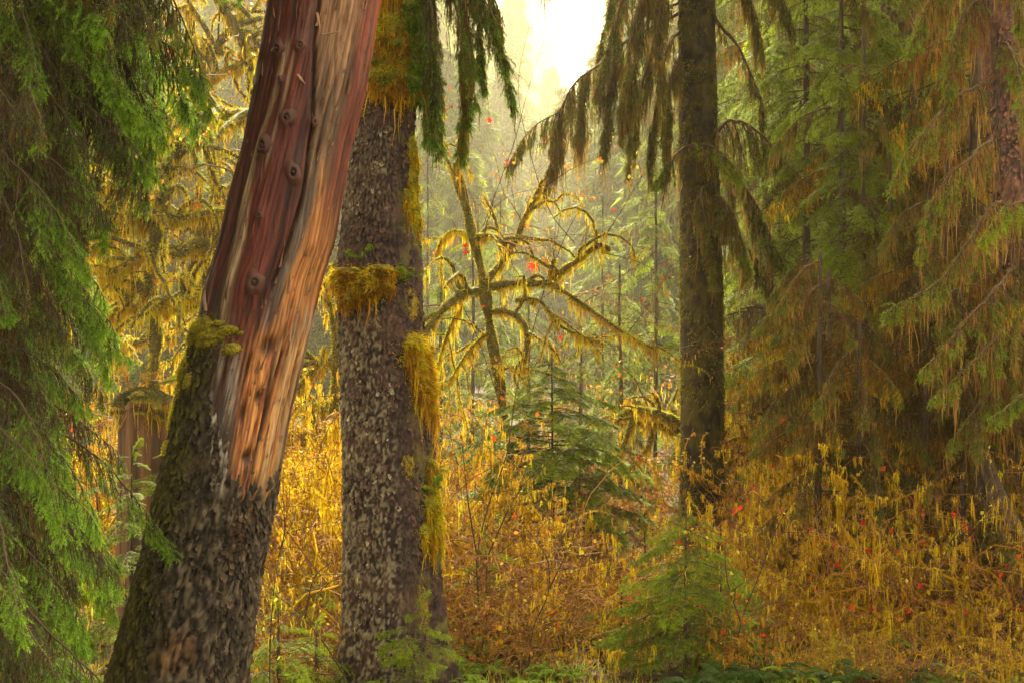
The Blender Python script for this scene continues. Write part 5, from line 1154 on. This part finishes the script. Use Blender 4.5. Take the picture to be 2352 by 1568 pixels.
sapling("spindly sapling standing before the little spruce", [[(1690, 1560), (1702, 1430), (1740, 1330), (1790, 1200), (1850, 1120)], [(1702, 1430), (1670, 1330), (1665, 1230)]], 11.2, 0.007)
sapling("arching pale sapling in front of the dark trunk", [[(1700, 1260), (1690, 1150), (1650, 1080), (1590, 1075), (1540, 1120)], [(1690, 1150), (1720, 1060), (1790, 1080)], [(1690, 1170), (1760, 1090), (1850, 1130)]], 16.5, 0.008)
sapling("low reddish sapling leaning over the seedlings at the snag foot", [[(790, 1560), (760, 1500), (700, 1420), (640, 1370), (590, 1345)], [(700, 1420), (720, 1330), (760, 1290)]], 10.4, 0.007)
sapling("bare sapling beside the lower edge of the snag", [[(620, 1500), (625, 1400), (640, 1280), (670, 1200)], [(640, 1280), (655, 1200), (630, 1130)]], 10.0, 0.006)
sapling("pale crooked sapling before the right hand curtains", [[(2330, 1500), (2250, 1400), (2150, 1330), (2060, 1290), (1990, 1300)], [(2150, 1330), (2200, 1220), (2290, 1180)]], 12.2, 0.008)
sapling("slim sapling among the gold shrubs left of the brown curtains", [[(1890, 1500), (1880, 1380), (1900, 1260), (1880, 1150), (1850, 1050)], [(1900, 1260), (1950, 1170), (1990, 1130)]], 13.5, 0.008)

# mossy fallen log bits and dark stump at right
def log(label, p0, p1, r, sleeve='green_moss', name="mossy_log"):
    p = smooth(np.array([p0, (p0 + p1) / 2 + [0, 0, 0.04], p1]), 24); mb = MB(); rr = r * (1 + 0.2 * rng.normal(size=24)) ; g = p[0].copy(); p = p - g
    tubes(mb, p, rr, 9, 0); o = mb.build(name, [M['moss_bark']], None, tuple(g), True); tag(o, label, "log")
    m = MB(); fuzz(m, [p], [rr], 2600, 0.028, 0.008, 0); b, *_ = on_paths([p], 130); strands(m, b - UP * r * .7, 0.08 * rng.gamma(2, .5, 130), 0.009, 0); m.build("moss_coat", [M[sleeve]], o)
log("mossy branch lying across the ground under the left spruce", P(110, 1440, 8.0), P(215, 1350, 8.3), 0.028)
log("gold mossed log lying low among the shrubs at the right", P(1900, 1500, 11.6), P(2060, 1455, 12.0), 0.03, 'gold')
log("yellow green mossy log at the bottom right corner", P(1820, 1555, 11.2), P(1960, 1520, 11.5), 0.03, 'gold')
def dark_stump():
    Y = 13.2; c = P(2310, 0, Y); g = np.array([c[0], Y, gz(c[0], Y)]); root = root_empty("leaning_stump", tuple(g), "black rotten stump leaning at the lower right edge", "stump")
    ax = path_px([(2345, 1400), (2320, 1280), (2280, 1150), (2245, 1020), (2225, 930)], Y) - g; ax[0, 2] = min(ax[0, 2], -0.1); p = smooth(ax, 40); T = np.linspace(0, 2 * PI, 40, endpoint=False)
    rr = np.interp(np.linspace(0, 1, 40), [0, .3, .7, 1], [62, 48, 26, 6]) * K * Y
    mb = MB(); v, ring = tubes(mb, p, rr, 40, 0); vv = mb.v[0]; gr = fbm(np.c_[np.tile(np.sin(T) * 5, 40), np.tile(np.cos(T) * 5, 40), vv[:, 2] * 1.2], 4); mb.v[0] = vv + ring.reshape(-1, 3) * ((gr - .5) * 0.16)[:, None]
    mb.build("trunk", [M['bark']], root, smooth_shade=True); m = MB(); b, *_ = on_paths([p], 420, rad=None); b = b + nrm(rng.normal(size=(420, 3))) * 0.12; strands(m, b, 0.2 * rng.gamma(2, .5, 420), 0.012, 0); m.build("hanging_moss", [M['brown_moss']], root)
dark_stump()

# ------------------------------------------------------------------ ferns
def frond_mesh(L, mat, npin=22, curl=0.9):
    k = 14; t = np.linspace(0, 1, k); p = np.stack([L * t * (1 - 0.15 * t), 0 * t, L * (0.75 * t - curl * t ** 2)], -1); mb = MB(); tubes(mb, p, np.linspace(0.004, 0.001, k), 3, 0, 0.2)
    s = np.linspace(0.14, 0.98, npin); s = np.concatenate([s, s]); side = np.r_[np.ones(npin), -np.ones(npin)]; b = np.stack([np.interp(s, t, p[:, i]) for i in range(3)], -1)
    ln = L * 0.24 * np.interp(s, [0, .25, .6, 1], [.6, 1, .75, .1]) * rng.uniform(.85, 1.1, len(s)); d = nrm(np.stack([0.35 + 0 * s, side, -0.25 + 0 * s], -1)); w = L * 0.014
    px = np.tile([1.0, 0, -0.2], (len(s), 1)); m1 = b + d * ln[:, None] * 0.35
    v = np.stack([b, m1 + px * w, b + d * ln[:, None] - UP * 0.02, m1 - px * w], 1); i = np.arange(4 * len(s)).reshape(-1, 4); mb.add(v, np.vstack([i[:, [0, 1, 2]], i[:, [0, 2, 3]]]), 1, np.repeat(rng.random(len(s)), 4))
    return mb.mesh("frond", [M['twig'], M[mat]])
FR = [frond_mesh(0.42, 'fern', 30), frond_mesh(0.36, 'fern', 26, 0.8), frond_mesh(0.5, 'darkfern', 36)]
def fern(x, y, sc, dark, label, group, n=9):
    root = root_empty("fern_plant", (x, y, gz(x, y)), label, "fern", group)
    for i in range(n):
        f = link("frond", FR[2] if dark else FR[rng.integers(2)], root, (0, 0, 0.02)); f.rotation_euler = (0, rng.uniform(-0.5, 0.1), i * 6.28 / n + rng.normal() * 0.2); f.scale = (sc * rng.uniform(.75, 1.15),) * 3
for i in range(52):
    y = rng.uniform(10.5, 11.7); px = rng.uniform(780, 1330); fern((px - 1176) * K * y, y, rng.uniform(0.4, 0.75), False, "light green fern on the ground before the scaly trunk", "light green ferns along the bottom edge")
for i in range(14):
    y = rng.uniform(9.8, 11.5); px = rng.uniform(560, 800); fern((px - 1176) * K * y, y, rng.uniform(0.6, 1.0), False, "yellow green fern between the leaning snag and the scaly trunk", "yellow green ferns at the snag foot")
for i in range(12):
    y = rng.uniform(10.5, 11.4); px = 1740 + (i + rng.random()) / 12 * 680; fern((px - 1176) * K * y, y, rng.uniform(0.5, 0.9), i % 3 == 0, "fern low on the ground along the bottom right edge", "ferns along the bottom right edge")
band(14, 10.6, 11.5, 1760, 2440, 0.35, 0.6, [4, 6, 0, 5])
for px, y in ((1660, 10.9), (1590, 10.7), (1730, 11.0)): fern((px - 1176) * K * y, y, 1.0, True, "dark sword fern under the bushy little spruce", "dark sword ferns under the little spruce", 12)
for px, y in ((1110, 13.2), (1075, 13.6), (1135, 13.8)): fern((px - 1176) * K * y, y, 1.6, True, "dark fern clump behind the forked sapling", "dark ferns behind the sapling", 14)
for i in range(34):
    y = rng.uniform(11.8, 16.5); px = rng.uniform(1000, 2350); fern((px - 1176) * K * y, y, rng.uniform(0.7, 1.3), False, "green fern poking out of the orange brush", "green ferns scattered in the brush")
LIC = frond_mesh(0.13, 'fern', 12, 0.6)
for k, (py, s) in enumerate(((600, -0.3), (596, -0.5), (640, 0.7), (150, -0.6), (190, -0.2), (1080, 0.95), (215, -0.35), (120, 0.2), (585, -0.1))):
    for j in range(3):
        p, nn = spruce.at(np.array([spruce.z_of(py)]), np.array([math.asin(s) + rng.normal() * .08]), 0.03); f = link("small_fern", LIC, sp_root, tuple(p[0])); f.rotation_euler = (0, rng.uniform(-.4, .3), math.atan2(nn[0, 1], nn[0, 0]) + rng.normal() * .6)

# ------------------------------------------------------------------ ground cover
def cover():
    n = 18000; y = rng.uniform(9.5, 26, n); px = rng.uniform(-150, 2500, n); x = (px - 1176) * K * y; p = np.stack([x, y, ground_h(x, y) + 0.01 + 0.03 * rng.random(n)], -1); mb = MB(); leaves(mb, p, 0.06 * rng.uniform(.5, 1.4, n))
    tag(mb.build("leaf_litter", [M['litter']]), kind="stuff")
    n = 30000; y = 9.3 + 14 * rng.random(n) ** 1.4; px = rng.uniform(-150, 2500, n); x = (px - 1176) * K * y; d = fbm(np.stack([x * 1.5, y * 1.5, 0 * x], -1), 3); k = d > 0.42; x, y, d = x[k], y[k], d[k]; n = len(x)
    p = np.stack([x, y, ground_h(x, y) - 0.02], -1); mb = MB(); blades(mb, p, rng.normal(size=(n, 3)) * 0.4 + UP * 0.8, rng.uniform(.05, .18, n), 0.010, 0, np.clip(d + rng.normal(size=n) * .2, 0, 1)); tag(mb.build("grass", [M['green_moss']]), kind="stuff")
cover()

# ------------------------------------------------------------------ far forest
def far_crown(H, w, nbr, per, mossy):
    mb = MB(); h = H * (0.12 + 0.88 * rng.random(nbr)); az = rng.random(nbr) * 2 * PI; L = w * (1 - h / H) ** 0.7 * rng.uniform(.5, 1.2, nbr) + 0.25
    i = np.repeat(np.arange(nbr), per); s = rng.random(len(i)) ** 0.7; r = L[i] * s; dr = L[i] * (0.10 * s - 0.45 * s ** 2); side = rng.normal(size=len(i)) * L[i] * 0.16 * (1.1 - s)
    ca, sa = np.cos(az[i]), np.sin(az[i]); b = np.stack([r * ca - side * sa, r * sa + side * ca, h[i] + dr], -1)
    d = np.stack([ca * 0.6, sa * 0.6, np.full(len(i), -0.75)], -1) + rng.normal(size=(len(i), 3)) * 0.45
    mo = rng.random(len(i)) < mossy; sh = np.clip(vn(b * 0.8) + rng.normal(size=len(i)) * .15, 0, 1)
    blades(mb, b[~mo], d[~mo], rng.uniform(.2, .5, (~mo).sum()), 0.10, 0, sh[~mo]); bm = b[mo]; blades(mb, bm, rng.normal(size=bm.shape) * .15 - UP, rng.uniform(.3, 1.0, len(bm)), 0.07, 1, sh[mo])
    k = 5; t = np.linspace(0, 1, k); P_ = np.stack([np.cos(az)[:, None] * L[:, None] * t, np.sin(az)[:, None] * L[:, None] * t, h[:, None] + L[:, None] * (0.10 * t - 0.45 * t ** 2)], -1); tubes(mb, P_, np.linspace(.05, .01, k)[None] * np.ones((nbr, 1)), 3, 1, 0.1)
    return mb.mesh("crown", [M['far'], M['farbrown']])
def far_trunk(H, r):
    mb = MB(); z = np.linspace(-.5, H, 24); p = np.stack([np.cumsum(rng.normal(size=24)) * .03, np.cumsum(rng.normal(size=24)) * .03, z], -1); tubes(mb, p, np.linspace(r, r * .12, 24), 10, 0); return mb.mesh("trunk", [M['bark']])
FAR = [(far_crown(h, w, nb, per, ms), far_trunk(h, r)) for h, w, nb, per, ms, r in ((26, 3.4, 340, 80, .3, .38), (30, 3.8, 360, 80, .45, .45), (20, 2.8, 300, 80, .15, .25), (12, 2.2, 240, 80, .1, .13))]
FL = ["tall hazy spruce in the far forest", "great mossy spruce in the mist", "misty conifer in the far forest", "small pale conifer at the gap"]
FG = ["tall spruces of the far forest", "great spruces in the mist", "mid sized conifers of the far forest", "small misty conifers"]
# unseen high crowns of the tall trunks, added and sized to shade the near air
def shade_crown(root, tr, z0, H, w):
    x = float(tr.cx[-1]); mb = MB(); zt = np.linspace(tr.zs[-1] - 0.1, z0 + H, 12); tubes(mb, np.stack([np.full(12, x), np.full(12, tr.Y), zt], -1), np.linspace(float(tr.r[-1]) * 0.95, 0.05, 12), 10, 0)
    mb.build("upper_trunk", [M['bark']], root, smooth_shade=True)
    o = link("crown", FAR[0][0], root, (x, tr.Y, z0 - 0.12 * H)); o.scale = (w / 3.4, w / 3.4, H / 26 * 1.12)
shade_crown(sp_root, spruce, 9.0, 22, 5.0); shade_crown(dk_root, dark, 10.5, 26, 4.2); shade_crown(rt_root, right, 8.6, 24, 2.4)
far_seen = {}
def put_far(kind, px, y, sc):
    x = (px - 1176) * K * y
    if kind not in far_seen:
        o = root_empty("far_conifer", (0, 0, 0), FL[kind], "conifer", FG[kind]); link("crown", FAR[kind][0], o); link("trunk", FAR[kind][1], o); far_seen[kind] = o
    else: o = copy_tree(far_seen[kind])
    a_, b_, c_ = place(x, y, 1, 0, 2, 90, 190); b_ = {'front row': 'nearer rows', 'middle rows': 'middle distance', 'back rows': 'deepest mist'}[b_]; c_ = {'below the bare maple': 'behind the bare maple', 'around the young hemlock': 'straight behind the red leaf', 'at the dark trunk\'s foot': 'behind the dark trunk', 'under the left spruces': 'behind the left spruces', 'below the slender conifer': 'behind the slender conifer', 'below the right edge trunk': 'behind the right edge trunk'}.get(c_, c_)
    o["label"] = f"{FL[kind].split(' in the')[0].split(' at the')[0]}, {b_}, {c_}"
    o.location = (x, y, gz(x, y)); o.rotation_euler = (0, 0, rng.random() * 6.28); o.scale = (sc * rng.uniform(.9, 1.1), sc * rng.uniform(.9, 1.1), sc)
# the misty gap: conifers far down the valley
for px, y, sc in ((1010, 70, 1.5), (1080, 86, 1.7), (1450, 74, 1.8), (1505, 80, 2.2), (1395, 104, 2.1), (1340, 92, 1.3), (1150, 120, 2.2), (1230, 128, 1.9), (1300, 124, 2.1), (1060, 66, 1.1), (1200, 84, 1.0), (1535, 60, 1.5), (990, 110, 2.6), (1465, 118, 2.6), (1270, 76, 0.8), (1130, 74, 1.0), (1420, 84, 1.1)): put_far(3, px, y, sc)
for px, y, sc in ((1060, 150, 2.4), (1180, 165, 2.2), (1430, 150, 2.1), (1500, 130, 2.3), (1265, 190, 1.9), (980, 130, 2.6), (1570, 150, 2.6), (1120, 200, 2.6)): put_far(2, px, y, sc)
for px, y, k in ((1215, 230, 1), (1150, 260, 0), (1262, 270, 0), (1090, 240, 1), (1010, 220, 0), (1450, 255, 0), (1510, 225, 1), (1590, 200, 0), (1405, 310, 1), (1180, 320, 1), (1250, 335, 1), (1050, 300, 1), (1540, 310, 0), (1310, 330, 2), (1360, 340, 3)): put_far(k, px, y * 1.3, 3.0)
put_far(0, 1392, 430, 3.0); put_far(0, 1340, 410, 2.75); put_far(0, 1205, 380, 3.0); put_far(1, 1265, 410, 2.75); put_far(0, 1165, 400, 3.1); put_far(0, 1375, 400, 3.2); put_far(3, 1300, 390, 5.0)
for i in range(30):
    y = rng.uniform(46, 150); px = rng.uniform(1620, 2500); put_far(int(rng.choice([0, 1, 2, 0])), px, y, rng.uniform(.9, 1.3) * (1 + y / 150))
for i in range(34):
    y = rng.uniform(85, 180); px = rng.uniform(-150, 930); put_far(int(rng.choice([0, 1, 2, 0])), px, y, rng.uniform(.9, 1.3) * (1 + y / 150))
for i in range(12):
    y = rng.uniform(36, 60); px = 1640 + (i + rng.random()) / 12 * 800; put_far(3, px, y, rng.uniform(.9, 1.4))
for i in range(12):
    y = rng.uniform(38, 60); px = (i + rng.random()) / 12 * 900 - 50; put_far(3, px, y, rng.uniform(.8, 1.2))

# ------------------------------------------------------------------ haze
def build_haze():
    x0, x1, y0, y1, z0, z1 = -490, 490, -70, 510, -2.5, 125.0
    v = [(x, y, z) for x in (x0, x1) for y in (y0, y1) for z in (z0, z1)]
    f = [(0, 1, 3, 2), (4, 6, 7, 5), (0, 4, 5, 1), (2, 3, 7, 6), (0, 2, 6, 4), (1, 5, 7, 3)]
    m, nt, out = new_mat("haze"); pv = nt.nodes.new("ShaderNodeVolumePrincipled")
    pv.inputs["Color"].default_value = (1.0, 0.92, 0.64, 1); pv.inputs["Density"].default_value = HAZE_DENSITY; pv.inputs["Anisotropy"].default_value = 0.65
    pv.inputs["Density Attribute"].default_value = ""
    nt.links.new(pv.outputs[0], out.inputs["Volume"])
    tag(MB().add(v, f).build("haze", [m]), kind="stuff")
build_haze()
for rt, tr in ((bpy.data.objects["broken_snag"], snag), (sp_root, spruce), (dk_root, dark), (rt_root, right)):
    bx = float(np.interp(gz(float(tr.cx[0]), tr.Y), tr.zs, tr.cx)); b0 = Vector((bx, tr.Y, gz(bx, tr.Y)))
    rt.location = b0                                   # the Empty stands at the foot of its trunk
    for ch in rt.children: ch.location = ch.location - b0
for o in col.objects:
    if o.parent is not None and o.name.split('.')[0] in ('hanging_moss', 'leaves', 'twigs', 'side_branches', 'moss_coat'): o['kind'] = 'stuff'
by = {}
for o in list(col.objects):
    if o.parent is None and o.get("label") and (o.name.startswith("shrub") or o.name.startswith("far_conifer")): by.setdefault(o["label"], []).append(o)
ORD = ["leftmost", "second from left", "third from left", "fourth from left", "fifth from left", "sixth from left", "seventh from left", "eighth from left", "ninth from left", "tenth from left", "eleventh from left", "twelfth from left"]
for l, os_ in by.items():
    if 1 < len(os_) <= 12:
        for k_, o in enumerate(sorted(os_, key=lambda q: q.location.x / q.location.y)): o["label"] = f"{ORD[k_]}: {l}"
tris = sum(len(m.loops) - 2 * len(m.polygons) for m in bpy.data.meshes)
print("TRIS", tris, "OBJ", len(bpy.data.objects))
